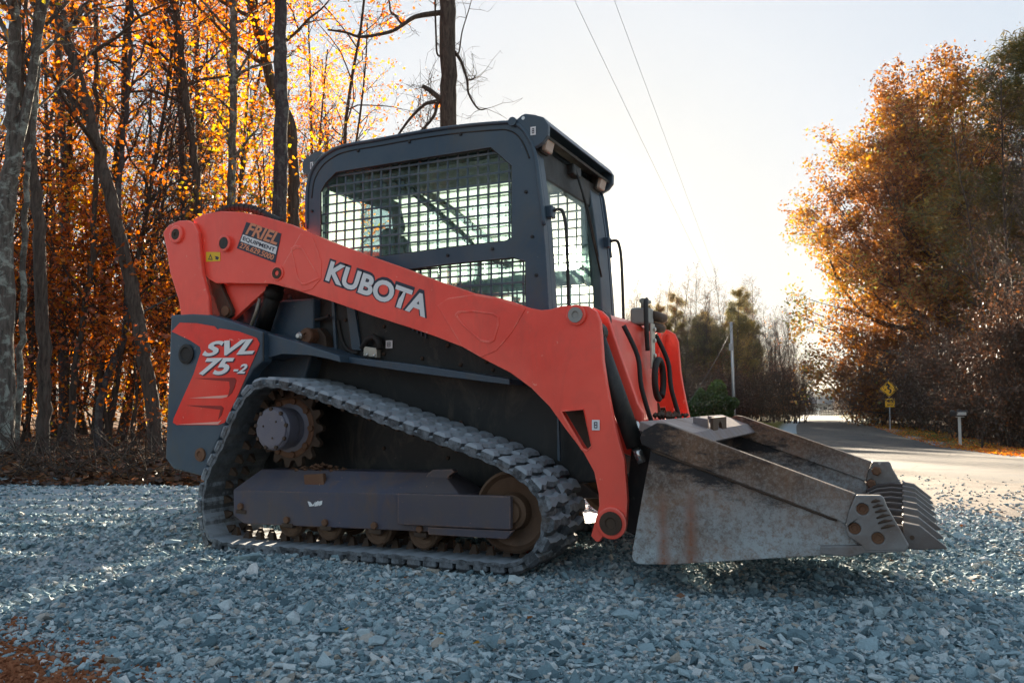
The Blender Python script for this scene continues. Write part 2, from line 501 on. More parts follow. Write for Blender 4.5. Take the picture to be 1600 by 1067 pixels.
def ground_mat():
    """gravel fines on the pad, red clay at the bare corner, leaf litter under the trees, verge grass along the road"""
    m, nt, b = new_mat('ground_cover')
    tc = nt.nodes.new('ShaderNodeTexCoord')
    P = tc.outputs['Object']
    at = nt.nodes.new('ShaderNodeVertexColor'); at.layer_name = 'zones'
    sp = nd(nt, 'SeparateColor'); nt.links.new(at.outputs['Color'], sp.inputs[0])
    n_f = noise(nt, 34, 8, .75, P)
    n_m = noise(nt, 4.0, 7, .68, P)
    def zone(out, soft=.30):
        ad = nd(nt, 'Math', operation='ADD'); nt.links.new(out, ad.inputs[0])
        sc = nd(nt, 'Math', operation='MULTIPLY_ADD'); nt.links.new(n_m, sc.inputs[0]); sc.inputs[1].default_value = .8; sc.inputs[2].default_value = -.4
        nt.links.new(sc.outputs[0], ad.inputs[1])
        return ramp(nt, ad.outputs[0], [(.5 - soft / 2, g(0)), (.5 + soft / 2, g(1))])
    fines = mix(nt, ramp(nt, n_f, [(.3, g(0)), (.72, g(1))]), (.16, .20, .225), (.36, .42, .45))
    fines = mix(nt, ramp(nt, n_m, [(.45, g(0)), (.7, g(.5))]), fines, (.30, .31, .295))
    clay = mix(nt, ramp(nt, noise(nt, 11, 8, .75, P), [(.3, g(0)), (.7, g(1))]), (.17, .060, .030), (.36, .165, .085))
    vor = nd(nt, 'TexVoronoi', Scale=16.0); nt.links.new(P, vor.inputs['Vector'])
    litter = ramp(nt, noise(nt, 7, 9, .8, P), [(.28, (.030, .018, .011)), (.46, (.085, .048, .026)), (.60, (.16, .085, .040)), (.74, (.23, .115, .05))])
    litter = mix(nt, .45, litter, mix(nt, vor.outputs['Color'], (.05, .03, .02), (.22, .12, .06)))
    grass = ramp(nt, noise(nt, 5, 8, .75, P), [(.3, (.045, .050, .014)), (.55, (.115, .105, .026)), (.75, (.20, .155, .045))])
    sand = mix(nt, ramp(nt, n_f, [(.3, g(0)), (.7, g(1))]), (.14, .122, .104), (.27, .24, .21))
    c = mix(nt, zone(sp.outputs[0]), fines, litter)
    c = mix(nt, zone(sp.outputs[1]), c, grass)
    c = mix(nt, zone(sp.outputs[2]), c, clay)
    al = nd(nt, 'Math', operation='SUBTRACT'); al.inputs[0].default_value = 1.0; nt.links.new(at.outputs['Alpha'], al.inputs[1])
    c = mix(nt, zone(al.outputs[0]), c, sand)
    nt.links.new(c, b.inputs['Base Color'])
    b.inputs['Roughness'].default_value = 1.0
    b.inputs['Specular IOR Level'].default_value = .03
    bump(nt, b, n_f, .45, .012)
    return m
U_ = axis(-1500, 1500, .07, -5.6, 5.0, 1.12)
V_ = axis(-120, 3000, .06, 1.6, 9.5, 1.10)
gme = grid_mesh('ground', U_, V_)
uu, vv = np.meshgrid(U_, V_)
uu, vv = uu.ravel(), vv.ravel()
def pip(px, py, poly):
    inside = np.zeros(len(px), bool)
    k = len(poly)
    for i in range(k):
        x0, y0 = poly[i][:2]; x1, y1 = poly[(i + 1) % k][:2]
        c = ((y0 > py) != (y1 > py)) & (px < (x1 - x0) * (py - y0) / (y1 - y0 + 1e-12) + x0)
        inside ^= c
    return inside
gx, gy = xy(uu, vv)
tt = uu / np.maximum(vv, .5)
edge_v = 7.25 + .20 * np.sin(uu * .9) + .12 * np.sin(uu * 2.3)
litter_z = sstep(-.25, .25, vv - edge_v) * (1 - sstep(.05, .16, tt))
road_poly = [p[:2] for p in ROAD_NEAR] + [p[:2] for p in ROAD_FAR[::-1]]
beyond = (tt > .05) & (vv > 9)
inroad = pip(gx, gy, road_poly)
# grass verge: far side of the road and everything past the bend
rn = np.array([uv(p[0], p[1]) for p in ROAD_FAR]); rr_ = np.array([uv(p[0], p[1]) for p in ROAD_NEAR])
farside = (uu > np.interp(vv, rn[:, 1], rn[:, 0])) & (vv > 8)
nearside = (uu < np.interp(vv, rr_[:, 1], rr_[:, 0])) & (tt > -.02) & (vv > 11.5)
grass_z = np.where(farside & (uu < np.interp(vv, rn[:, 1], rn[:, 0]) + 1.6 + .03 * vv), .78, 0) + np.where(nearside, .8, 0) + np.where(vv > 120, .85, 0)
litter_z = np.maximum(litter_z, np.where(farside & (grass_z < .5), 1, 0))
litter_z = np.maximum(litter_z, np.where(farside, .45, 0))
clay_z = sstep(.35, -.25, uu + .86 + (vv - 2.1) * 1.2) * sstep(3.05, 2.5, vv + .1 * uu)
sand_z = sstep(-.5, .7, vv - 4.9 - (.63 - tt) * 8) * sstep(.28, .40, tt) * (1 - farside) * (1 - sstep(13, 20, vv))
zc = np.stack([litter_z, np.clip(grass_z, 0, 1), clay_z, 1 - sand_z], -1).astype(np.float32)
ca = gme.color_attributes.new('zones', 'FLOAT_COLOR', 'POINT')
ca.data.foreach_set('color', zc.reshape(-1))
M['ground'] = ground_mat()
GRD = link('ground', gme, M['ground'])
GRD['kind'] = 'structure'

# road sheet following the ground
def asphalt():
    m, nt, b = new_mat('old_asphalt')
    tc = nt.nodes.new('ShaderNodeTexCoord'); P = tc.outputs['Object']
    n1 = noise(nt, 45, 6, .75, P)
    c = mix(nt, ramp(nt, n1, [(.32, g(0)), (.7, g(1))]), (.050, .051, .054), (.125, .123, .120))
    dust = ramp(nt, noise(nt, .9, 7, .7, P, .4), [(.40, g(0)), (.66, g(.75))])
    c = mix(nt, dust, c, (.155, .135, .112))
    crk = nd(nt, 'TexVoronoi', Scale=.55, feature='DISTANCE_TO_EDGE'); nt.links.new(P, crk.inputs['Vector'])
    c = mix(nt, ramp(nt, crk.outputs['Distance'], [(.0, g(.75)), (.018, g(0))]), c, (.03, .03, .03))
    nt.links.new(c, b.inputs['Base Color'])
    b.inputs['Roughness'].default_value = 1.0
    b.inputs['Specular IOR Level'].default_value = .06
    bump(nt, b, n1, .25, .005)
    return m
M['asphalt'] = asphalt()
rA, rB = catmull([p[:2] for p in ROAD_NEAR], 8), catmull([p[:2] for p in ROAD_FAR], 8)
vs, fs, nw = [], [], 14
for i in range(len(rA)):
    for k in range(nw + 1):
        t = k / nw
        p = rA[i] * (1 - t) + rB[i] * t
        vs.append((p[0], p[1], ground(p[0], p[1]) - .015 + .06 * math.sin(math.pi * t) ** .6))
for i in range(len(rA) - 1):
    for k in range(nw):
        a = i * (nw + 1) + k
        fs.append((a, a + 1, a + nw + 2, a + nw + 1))
RD = MB().add(vs, fs, True).build('road', M['asphalt'])
RD['kind'] = 'structure'

# gravel: crushed blue-grey stone, scattered as instances of a few broken-stone shapes
def stone_mat():
    m, nt, b = new_mat('crushed_stone')
    oi = nt.nodes.new('ShaderNodeObjectInfo')
    c = ramp(nt, oi.outputs['Random'], [(.0, (.09, .15, .18)), (.22, (.20, .305, .350)), (.5, (.33, .455, .505)), (.72, (.48, .585, .62)), (.86, (.64, .71, .725)), (.95, (.42, .37, .31)), (1.0, (.80, .81, .80))])
    v = coords(nt)
    c = mix(nt, ramp(nt, noise(nt, 3, 6, .7, v), [(.3, g(.35)), (.7, g(0))]), c, (.09, .10, .105))
    nt.links.new(c, b.inputs['Base Color'])
    b.inputs['Roughness'].default_value = .95
    b.inputs['Specular IOR Level'].default_value = .07
    bump(nt, b, noise(nt, 6, 5, .7, v), .5, .1)
    return m
M['stone'] = stone_mat()
def stone_mesh(seed):
    r = random.Random(seed)
    bm = bmesh.new()
    pts = []
    for k in range(11):
        d_ = Vector((r.gauss(0, 1), r.gauss(0, 1), r.gauss(0, 1))).normalized() * r.uniform(.78, 1.0)
        pts.append((d_.x, d_.y * r.uniform(.75, .95), d_.z * .62))
    for p in pts:
        bm.verts.new(p)
    res = bmesh.ops.convex_hull(bm, input=bm.verts)
    bmesh.ops.delete(bm, geom=[e for e in res['geom_interior'] if isinstance(e, bmesh.types.BMVert)], context='VERTS')
    me = bpy.data.meshes.new('stone')
    bm.to_mesh(me); bm.free()
    me.materials.append(M['stone'])
    return me
def scatter(name, pts, rot, scl, protos):
    """one object whose points carry instances of the prototypes"""
    me = bpy.data.meshes.new(name)
    me.vertices.add(len(pts)); me.vertices.foreach_set('co', pts.astype(np.float32).reshape(-1))
    for nm, arr in (('rot', rot), ('scl', scl)):
        a = me.attributes.new(nm, 'FLOAT_VECTOR', 'POINT'); a.data.foreach_set('vector', arr.astype(np.float32).reshape(-1))
    ix = me.attributes.new('pick', 'INT', 'POINT')
    ix.data.foreach_set('value', np.random.RandomState(len(pts)).randint(0, len(protos), len(pts)).astype(np.int32))
    me.update()
    o = link(name, me)
    pc = bpy.data.collections.new(name + '_shapes')
    for i, pm in enumerate(protos):
        pc.objects.link(bpy.data.objects.new('%s_shape_%02d' % (name, i), pm))
    nt = bpy.data.node_groups.new(name + '_scatter', 'GeometryNodeTree')
    nt.interface.new_socket('Geometry', in_out='INPUT', socket_type='NodeSocketGeometry')
    nt.interface.new_socket('Geometry', in_out='OUTPUT', socket_type='NodeSocketGeometry')
    N = nt.nodes
    gi, go = N.new('NodeGroupInput'), N.new('NodeGroupOutput')
    ip = N.new('GeometryNodeInstanceOnPoints')
    ci = N.new('GeometryNodeCollectionInfo'); ci.inputs[0].default_value = pc; ci.inputs['Separate Children'].default_value = True; ci.inputs['Reset Children'].default_value = True
    def named(nm, tp):
        n = N.new('GeometryNodeInputNamedAttribute'); n.data_type = tp; n.inputs[0].default_value = nm
        return n.outputs[0]
    nt.links.new(gi.outputs[0], ip.inputs['Points'])
    nt.links.new(ci.outputs[0], ip.inputs['Instance'])
    ip.inputs['Pick Instance'].default_value = True
    nt.links.new(named('pick', 'INT'), ip.inputs['Instance Index'])
    e2r = N.new('FunctionNodeEulerToRotation')
    nt.links.new(named('rot', 'FLOAT_VECTOR'), e2r.inputs[0])
    nt.links.new(e2r.outputs[0], ip.inputs['Rotation'])
    nt.links.new(named('scl', 'FLOAT_VECTOR'), ip.inputs['Scale'])
    nt.links.new(ip.outputs[0], go.inputs[0])
    md = o.modifiers.new('scatter', 'NODES'); md.node_group = nt
    o['kind'] = 'stuff'
    return o
R = np.random.RandomState(11)
def field(n, v0, v1, t0, t1, power=1.6):
    v = v0 + (v1 - v0) * R.rand(n) ** power
    t = t0 + (t1 - t0) * R.rand(n)
    return t * v, v
parts_u, parts_v, size = [], [], []
for n, v0, v1, smin, smax, pw in ((85000, 1.75, 4.8, .005, .012, 1.2), (34000, 1.75, 5.2, .011, .022, 1.1), (34000, 4.0, 7.6, .011, .025, 1.0), (4200, 1.75, 5.2, .020, .034, 1.0), (260, 1.8, 5.0, .034, .050, 1.0), (13000, 4.5, 10.5, .012, .024, 1.2)):
    lo, hi = (-.78, .80) if v1 < 9 else (.18, .85)
    u_, v_ = field(n, v0, v1, lo, hi, pw)
    parts_u.append(u_); parts_v.append(v_); size.append(smin + (smax - smin) * R.rand(n) ** 1.8)
u_, v_, s_ = map(np.concatenate, (parts_u, parts_v, size))
# thin out over the clay corner, the litter and the dusty wheel path
cz = sstep(.35, -.25, u_ + .86 + (v_ - 2.1) * 1.2) * sstep(3.05, 2.5, v_ + .1 * u_)
ev = 7.25 + .20 * np.sin(u_ * .9) + .12 * np.sin(u_ * 2.3)
keep = (R.rand(len(u_)) > cz * .96) & ((v_ < ev + .1 * R.randn(len(u_))) | (u_ / v_ > .15)) & (R.rand(len(u_)) > .93 * sstep(-.6, .9, v_ - 4.9 - (.63 - u_ / v_) * 8) * sstep(.28, .38, u_ / v_))
patch = wob(u_, v_, 1.9, 7.0)
keep &= R.rand(len(u_)) > .45 * sstep(.15, .75, patch) * (s_ < .018)
u_, v_, s_ = u_[keep], v_[keep], s_[keep]
X, Y_ = xy(u_, v_)
pts = np.stack([X, Y_, hgt(u_, v_) + s_ * (-.10 + .55 * R.rand(len(s_)))], -1)
rot = np.stack([.42 * R.randn(len(s_)), .42 * R.randn(len(s_)), R.rand(len(s_)) * 6.28], -1)
scl = np.stack([s_ * (.85 + .5 * R.rand(len(s_))), s_ * (.75 + .4 * R.rand(len(s_))), s_ * (.6 + .5 * R.rand(len(s_)))], -1)
GV = scatter('gravel', pts, rot, scl, [stone_mesh(k) for k in range(14)])
tag(GV, 'blue grey crushed gravel covering the pad around the loader', 'gravel')
M['clod'] = painted('clay_clod', (.28, .11, .055), (.30, .15, .08), (.12, .045, .024), .95, .7, scratch=.1, bumps=.5, spec=.05)
def clod_mesh(seed):
    me = stone_mesh(seed)
    me.materials.clear(); me.materials.append(M['clod'])
    return me
n = 14000
cv_ = 1.75 + 1.3 * R.rand(n); cu_ = cv_ * (-.78 + .5 * R.rand(n))
kz = sstep(.35, -.25, cu_ + .86 + (cv_ - 2.1) * 1.2) * sstep(3.05, 2.5, cv_ + .1 * cu_)
kk = R.rand(n) < kz
cu_, cv_ = cu_[kk], cv_[kk]
cs = .003 + .016 * R.rand(len(cu_)) ** 3
X, Y_ = xy(cu_, cv_)
CG = scatter('clay_clods', np.stack([X, Y_, hgt(cu_, cv_) + cs * .1], -1), R.rand(len(cu_), 3) * 6.28, np.stack([cs, cs * .9, cs * .8], -1), [clod_mesh(200 + k) for k in range(5)])
tag(CG, 'crumbled red clay at the bare corner of the gravel pad', 'clay')
# a few stones big enough to pick out
for k, (p, sz, lab) in enumerate((((1.9205, -1.2648, -0.0274), .052, 'pale wedge-shaped stone, largest one in front of the bucket'),
                                  ((2.1616, -0.8719, -0.0159), .060, 'broad flat stone half sunk below the bucket teeth'),
                                  ((2.1042, -0.8804, -0.0115), .055, 'narrow grey stone standing on edge beside the broad flat stone'),
                                  ((-0.6395, -1.0043, -0.0403), .075, 'pale chunky stone lying against the rear of the rubber track'))):
    st_ = link('stone', stone_mesh(50 + k * 3), None)
    st_.location = (p[0], p[1], p[2] + sz * .3)
    st_.scale = (sz, sz * .8, sz * .8) if k != 2 else (sz * .5, sz * .8, sz * 1.2)
    st_.rotation_euler = (.2, .1 * k, 1.1 * k)
    tag(st_, lab, 'stone')

# fallen leaves: on the pad (few), in the woods and along the road edge (many)
def leaf_mat(name, stops, trans=.5, glow=1.15):
    m, nt, b = new_mat(name)
    nt.nodes.remove(b)
    at = nt.nodes.new('ShaderNodeAttribute'); at.attribute_name = 'tone'
    oi = nt.nodes.new('ShaderNodeObjectInfo')
    ad = nd(nt, 'Math', operation='MULTIPLY_ADD'); nt.links.new(oi.outputs['Random'], ad.inputs[0]); ad.inputs[1].default_value = .22; nt.links.new(at.outputs['Fac'], ad.inputs[2])
    sb = nd(nt, 'Math', operation='SUBTRACT'); nt.links.new(ad.outputs[0], sb.inputs[0]); sb.inputs[1].default_value = .11
    c = ramp(nt, sb.outputs[0], stops)
    d_ = nd(nt, 'BsdfDiffuse'); t_ = nd(nt, 'BsdfTranslucent'); gl = nd(nt, 'BsdfGlossy', Roughness=.45, Color=(1, 1, 1, 1))
    nt.links.new(c, d_.inputs[0])
    hs = nd(nt, 'HueSaturation', Saturation=1.1, Value=glow); nt.links.new(c, hs.inputs['Color']); nt.links.new(hs.outputs[0], t_.inputs[0])
    ms = nd(nt, 'MixShader'); ms.inputs[0].default_value = trans
    nt.links.new(d_.outputs[0], ms.inputs[1]); nt.links.new(t_.outputs[0], ms.inputs[2])
    m2 = nd(nt, 'MixShader'); m2.inputs[0].default_value = .04
    nt.links.new(ms.outputs[0], m2.inputs[1]); nt.links.new(gl.outputs[0], m2.inputs[2])
    nt.links.new(m2.outputs[0], nt.nodes['Material Output'].inputs['Surface'])
    return m
ORANGE = [(0, (.085, .026, .010)), (.25, (.24, .055, .012)), (.5, (.42, .105, .014)), (.72, (.52, .165, .017)), (.88, (.54, .225, .02)), (1, (.30, .25, .03))]
M['leaf_orange'] = leaf_mat('autumn_orange_leaves', ORANGE, .58, 1.45)
M['leaf_oak'] = leaf_mat('russet_oak_leaves', [(0, (.045, .020, .010)), (.25, (.12, .046, .016)), (.5, (.22, .082, .022)), (.75, (.36, .155, .028)), (.88, (.36, .20, .035)), (1, (.17, .17, .035))], .45)
M['leaf_brown'] = leaf_mat('withered_brown_leaves', [(0, (.018, .011, .008)), (.4, (.048, .025, .015)), (.75, (.095, .045, .024)), (1, (.22, .085, .03))], .22)
M['leaf_green'] = leaf_mat('dark_green_leaves', [(0, (.020, .045, .010)), (.5, (.045, .095, .018)), (1, (.12, .17, .03))], .35)
M['needles'] = leaf_mat('pine_needles', [(0, (.022, .028, .010)), (.4, (.055, .060, .018)), (.7, (.12, .105, .024)), (1, (.24, .15, .03))], .4)
def leaf_cloud(name, C_, size, mat, rng, flat=0.0, attr=None, wide=.32):
    """one mesh of small folded leaf blades at the given centres"""
    n = len(C_)
    a = rng.randn(n, 3); a[:, 2] *= (1 - flat); a /= np.linalg.norm(a, axis=1)[:, None]
    b = rng.randn(n, 3); b[:, 2] *= (1 - flat)
    b -= a * np.sum(a * b, 1)[:, None]; b /= np.linalg.norm(b, axis=1)[:, None]
    s = (size * (.65 + .7 * rng.rand(n)))[:, None]
    nrm = np.cross(a, b)
    V = np.stack([C_ - a * s * .5, C_ + b * s * wide + nrm * s * .10, C_ + a * s * .55, C_ - b * s * wide + nrm * s * .10], 1).reshape(-1, 3)
    me = bpy.data.meshes.new(name)
    me.vertices.add(4 * n); me.vertices.foreach_set('co', V.astype(np.float32).reshape(-1))
    me.loops.add(4 * n); me.loops.foreach_set('vertex_index', np.arange(4 * n, dtype=np.int32))
    me.polygons.add(n); me.polygons.foreach_set('loop_start', (np.arange(n) * 4).astype(np.int32))
    tone = rng.rand(n) if attr is None else attr
    ta = me.attributes.new('tone', 'FLOAT', 'POINT'); ta.data.foreach_set('value', np.repeat(tone, 4).astype(np.float32))
    me.update(); me.validate()
    me.materials.append(mat)
    return me
def litter(name, u_, v_, size, mat, label, cat='leaves', z=.012):
    X, Y_ = xy(u_, v_)
    C_ = np.stack([X, Y_, hgt(u_, v_) + z + .02 * R.rand(len(u_))], -1)
    o = link(name, leaf_cloud(name, C_, size, mat, R, .8))
    o['kind'] = 'stuff'
    tag(o, label, cat)
n = 16000
v_ = 7.2 + 16 * R.rand(n) ** 1.5
litter('leaf_litter', (-.85 + .95 * R.rand(n)) * v_, v_, .075, M['leaf_brown'], 'brown leaf litter carpeting the floor of the woods')
n = 7000
w_ = R.rand(n); v_ = 12 + 50 * R.rand(n) ** 1.7
litter('roadside_leaves', np.interp(v_, rn[:, 1], rn[:, 0]) + (R.rand(n) ** 1.4) * (1.2 + .05 * v_) - .35, v_, .085, M['leaf_orange'], 'fallen orange leaves strewn along the far road edge', z=.03)
n = 46
v_ = 2.2 + 4 * R.rand(n)
litter('stray_leaves', (-.6 + 1.25 * R.rand(n)) * v_, v_, .030, M['leaf_oak'], 'few dry leaves scattered over the gravel', z=.025)

# dry brush and broken twigs along the edge of the wood
bu, bv = [], []
br_ = MB()
rb = random.Random(9)
for k in range(900):
    v0 = 7.5 + 3.2 * rb.random() ** 1.4
    u0 = v0 * rb.uniform(-.80, -.20)
    x, y = xy(u0, v0)
    z = ground(x, y)
    L_ = rb.uniform(.15, .75)
    a, up_ = rb.random() * 6.283, rb.uniform(.1, 1.5)
    d_ = Vector((math.cos(a), math.sin(a), up_)).normalized()
    p0 = Vector((x, y, z + .01)); p1 = p0 + d_ * L_ * .5 + Vector((rb.gauss(0, .04), rb.gauss(0, .04), 0)); p2 = p0 + d_ * L_ + Vector((0, 0, -.12 * L_))
    br_.tube([p0, p1, p2], [.006, .004, .002], 4, False)

# ================================================================== the compact track loader
# machine axes: +X forward, +Y to its left, Z up; near side is Y < 0
L = empty('track_loader')
tag(L, 'red and dark blue compact track loader with a toothed bucket parked on the gravel', 'loader')

# ---------------- rubber tracks
TP = [(-1.09, 0.013), (-1.133, 0.147), (-1.125, 0.288), (-1.082, 0.391), (-1.004, 0.511), (-0.936, 0.646), (-0.859, 0.757), (-0.791, 0.81), (-0.697, 0.829), (-0.562, 0.814), (-0.426, 0.778), (-0.267, 0.734), (-0.114, 0.691), (0.036, 0.646), (0.167, 0.609), (0.371, 0.551), (0.48, 0.519), (0.587, 0.486), (0.669, 0.452), (0.74, 0.416), (0.801, 0.372), (0.84, 0.322), (0.86, 0.256), (0.86, 0.186), (0.839, 0.125), (0.803, 0.076), (0.755, 0.04), (0.685, 0.012), (0.483, 0.006), (0.267, 0.004), (0.036, -0), (-0.338, -0.01), (-0.741, -0.02), (-0.913, -0.024), (-1.021, -0.012)]
cp = catmull(TP, 12, True)
seg = np.linalg.norm(np.roll(cp, -1, 0) - cp, axis=1)
cum = np.concatenate([[0], np.cumsum(seg)])
PER = cum[-1]
NL = int(round(PER / .086))
def track_at(s):
    s = s % PER
    i = min(int(np.searchsorted(cum, s, 'right')) - 1, len(cp) - 1)
    t = (s - cum[i]) / seg[i]
    a, b = cp[i], cp[(i + 1) % len(cp)]
    p = a + (b - a) * t
    a2, b2 = cp[(i - 2) % len(cp)], cp[(i + 3) % len(cp)]
    tg = (b2 - a2) / np.linalg.norm(b2 - a2)
    return p, tg
ctr = cp.mean(0)
area = .5 * np.sum(cp[:, 0] * np.roll(cp[:, 1], -1) - np.roll(cp[:, 0], -1) * cp[:, 1])
def frame_at(s):
    p, t = track_at(s)
    n = np.array([t[1], -t[0]]) if area > 0 else np.array([-t[1], t[0]])
    return p, t, n
TW = .40
def belt_mesh():
    n = NL * 4
    mb = MB()
    vs, fs = [], []
    for i in range(n):
        p, t, nn = frame_at(PER * i / n)
        k = i % 4
        ins = .026 if k in (0, 1) else .021
        q = p - nn * ins
        for (pt, y) in ((p - nn * .006, 0), (p, .012), (p, TW - .012), (p - nn * .006, TW), (q, TW), (q, TW - .03), (q, .03), (q + nn * .0, 0)):
            vs.append((pt[0], y, pt[1]))
    for i in range(n):
        j = (i + 1) % n
        for k in range(8):
            q = (k + 1) % 8
            fs.append((i * 8 + k, i * 8 + q, j * 8 + q, j * 8 + k))
    mb.add(vs, fs)
    return mb.mesh('belt')
belt_me = belt_mesh()
belt_me.materials.append(M['rubber'])
def lug_mesh(flip):
    base = [(-.033, 0), (.030, 0), (.036, .045), (.018, .085), (.030, .135), (.026, .222), (-.028, .222), (-.022, .17), (-.036, .135), (-.026, .085), (-.030, .045)]
    top = [(-.022, .010), (.018, .010), (.024, .045), (.006, .088), (.018, .135), (.014, .205), (-.017, .205), (-.010, .17), (-.025, .132), (-.014, .085), (-.020, .045)]
    if flip:
        base = [(-a, .222 - b) for a, b in base]; top = [(-a, .222 - b) for a, b in top]
    n = len(base)
    vs = [(a, b, -.006) for a, b in base] + [(a * 1.08, b, .016) for a, b in base] + [(a, b, .031) for a, b in top]
    fs = [tuple(range(2 * n, 3 * n))] + [(r * n + i, r * n + (i + 1) % n, (r + 1) * n + (i + 1) % n, (r + 1) * n + i) for r in (0, 1) for i in range(n)]
    return MB().add(vs, fs).mesh('lug')
lug_me = [lug_mesh(False), lug_mesh(True)]
gd = MB()
gd.add([(-.022, -.016, 0), (.022, -.016, 0), (.022, .016, 0), (-.022, .016, 0), (-.008, -.007, .042), (.008, -.007, .042), (.008, .007, .042), (-.008, .007, .042)], [(0, 1, 5, 4), (1, 2, 6, 5), (2, 3, 7, 6), (3, 0, 4, 7), (4, 5, 6, 7)])
guide_me = gd.mesh('guide_lug')
for me in lug_me:
    me.materials.append(M['rubber'])
guide_me.materials.append(M['darkrust'])
for side in (-1, 1):
    y0 = -.84 if side < 0 else .84 - TW
    belt = link('track', belt_me, None, L)
    belt.location.y = y0
    belt['label'] = 'dusty black rubber track with chevron tread'
    for i in range(NL):
        for row in (0, 1):
            p, t, n = frame_at(PER * (i + .5 * row) / NL)
            Mx = Matrix(((t[0], 0, n[0], p[0]), (0, 1, 0, -.003 if row == 0 else .182), (t[1], 0, n[1], p[1]), (0, 0, 0, 1)))
            o = link('lug', lug_me[row], None, belt)
            o.matrix_local = Mx
        if side < 0 or i % 2 == 0:
            for gy in (.155, .245):
                p, t, n = frame_at(PER * (i + .25) / NL)
                p = p - n * .024
                o = link('guide_lug', guide_me, None, belt)
                o.matrix_local = Matrix(((t[0], 0, -n[0], p[0]), (0, 1, 0, gy), (t[1], 0, -n[1], p[1]), (0, 0, 0, 1)))

# ---------------- undercarriage, drawn for the near side and mirrored to the far side
def both(fn, far=True):
    for s in ((1, -1) if far else (1,)):
        fn(s)

SPK = (-0.695, -0.64, 0.593)
HUB = (-0.642, -0.8, 0.622)
IDL = (0.665, -0.78, 0.245)
M['idler'] = painted('rusted_wheel_iron', (.075, .042, .026), (.26, .17, .11), (.135, .080, .048), .5, .8, .35, scratch=.7, bumps=.4, grime=(.035, .024, .018))
def undercarriage(s):
    # sprocket
    sp = MB()
    R0, R1, n = .172, .212, 15
    prof = []
    for k in range(n):
        a = 2 * math.pi * k / n
        st = 2 * math.pi / n
        for da, rr in ((-.5, R0), (-.36, R0 + .002), (-.2, R1 - .010), (-.12, R1), (.12, R1), (.2, R1 - .010), (.36, R0 + .002)):
            prof.append((SPK[0] + rr * math.cos(a + da * st), SPK[2] + rr * math.sin(a + da * st)))
    sp.prism(prof, s * -.655, s * -.625)
    spo = sp.build('drive_sprocket', M['darkrust'], L, .003)
    tip = MB()
    tip.lathe((SPK[0], s * -.64, SPK[2]), [(.150, -.022), (.158, -.018), (.158, .018), (.150, .022)], 32)
    tip.build('wear_ring', M['rust'], spo)
    hub = MB()
    hub.lathe((SPK[0], 0, SPK[2]), [(.135, s * -.60), (.135, s * -.66), (.105, s * -.67), (.100, s * -.70), (.112, s * -.72), (.112, s * -.79), (.104, s * -.80), (.03, s * -.802)], 36)
    ho = hub.build('drive_hub', M['hub'], L)
    ho.data.polygons.foreach_set('use_smooth', [False] * len(ho.data.polygons))
    plate = MB()
    plate.lathe((SPK[0], 0, SPK[2]), [(.098, s * -.80), (.098, s * -.806), (.092, s * -.808)], 36)
    plate.build('hub_cover', M['hub'], ho)
    bolt = MB().lathe((0, 0, 0), [(.011, 0), (.011, s * -.010), (.009, s * -.012)], 6).mesh('bolt')
    bolt.materials.append(M['darkrust'])
    for k in range(9):
        a = 2 * math.pi * k / 9 + .2
        o = link('bolt', bolt, None, ho)
        o.location = (SPK[0] + .101 * math.cos(a), s * -.80, SPK[2] + .101 * math.sin(a))
    for k in range(3):
        a = 2 * math.pi * k / 3 + .8
        o = link('bolt', bolt, None, ho)
        o.scale = (.5, .5, .5)
        o.location = (SPK[0] + .05 * math.cos(a), s * -.806, SPK[2] + .05 * math.sin(a))
    b2 = MB().lathe((0, 0, 0), [(.018, 0), (.018, s * -.014), (.014, s * -.016)], 6).mesh('bolt')
    b2.materials.append(M['rust'])
    for k in range(9):
        a = 2 * math.pi * k / 9
        o = link('bolt', b2, None, spo)
        o.location = (SPK[0] + .142 * math.cos(a), s * -.658, SPK[2] + .142 * math.sin(a))
    # track frame beam: folded upper face and plumb lower face
    top = [(-0.806, 0.383), (0.223, 0.402), (0.321, 0.353), (0.47, 0.327), (0.523, 0.157), (-0.935, 0.086), (-0.999, 0.129), (-0.995, 0.288)]
    bm = MB()
    fr = [(-0.949, 0.269), (0.148, 0.303), (0.423, 0.305), (0.65, 0.166), (0.251, 0.133), (-0.141, 0.121), (-0.868, 0.098), (-0.94, 0.137)]
    bm.prism(fr, s * -.80, s * -.52)
    fo = bm.build('track_frame', M['frame'], L, .006)
    sl = MB()
    a0 = [(-0.949, 0.269), (0.423, 0.305)]
    a1 = [(-0.847, 0.373), (0.268, 0.396)]
    vs = [(a0[0][0], s * -.8, a0[0][1]), (a0[1][0], s * -.8, a0[1][1]), (a1[1][0], s * -.70, a1[1][1]), (a1[0][0], s * -.70, a1[0][1]),
          (a0[0][0] + .02, s * -.53, a0[0][1]), (a0[1][0] - .02, s * -.53, a0[1][1]), (a1[1][0] - .02, s * -.56, a1[1][1]), (a1[0][0] + .02, s * -.56, a1[0][1])]
    sl.add(vs, [(0, 1, 2, 3), (3, 2, 6, 7), (1, 5, 6, 2), (0, 3, 7, 4), (4, 7, 6, 5)])
    sl.build('sloped_cover', M['frame'], fo, .004)
    ins = MB()
    q = [(-0.512, 0.362), (-0.39, 0.373), (-0.381, 0.316), (-0.502, 0.298)]
    ins.prism(q, s * -.765, s * -.74)
    ins.build('inspection_plate', M['rust'], fo, .003)
    pl = MB()
    pl.prism([(0.101, 0.306), (0.687, 0.321), (0.687, 0.177), (0.102, 0.161)], s * -.83, s * -.801)
    pl.build('adjuster_cover', M['frame'], fo, .004)
    lip = MB()
    lip.prism([(0.263, 0.159), (0.694, 0.171), (0.662, 0.133), (0.264, 0.125)], s * -.82, s * -.79)
    lip.build('lower_flange', M['frame'], fo, .003)
    br = MB()
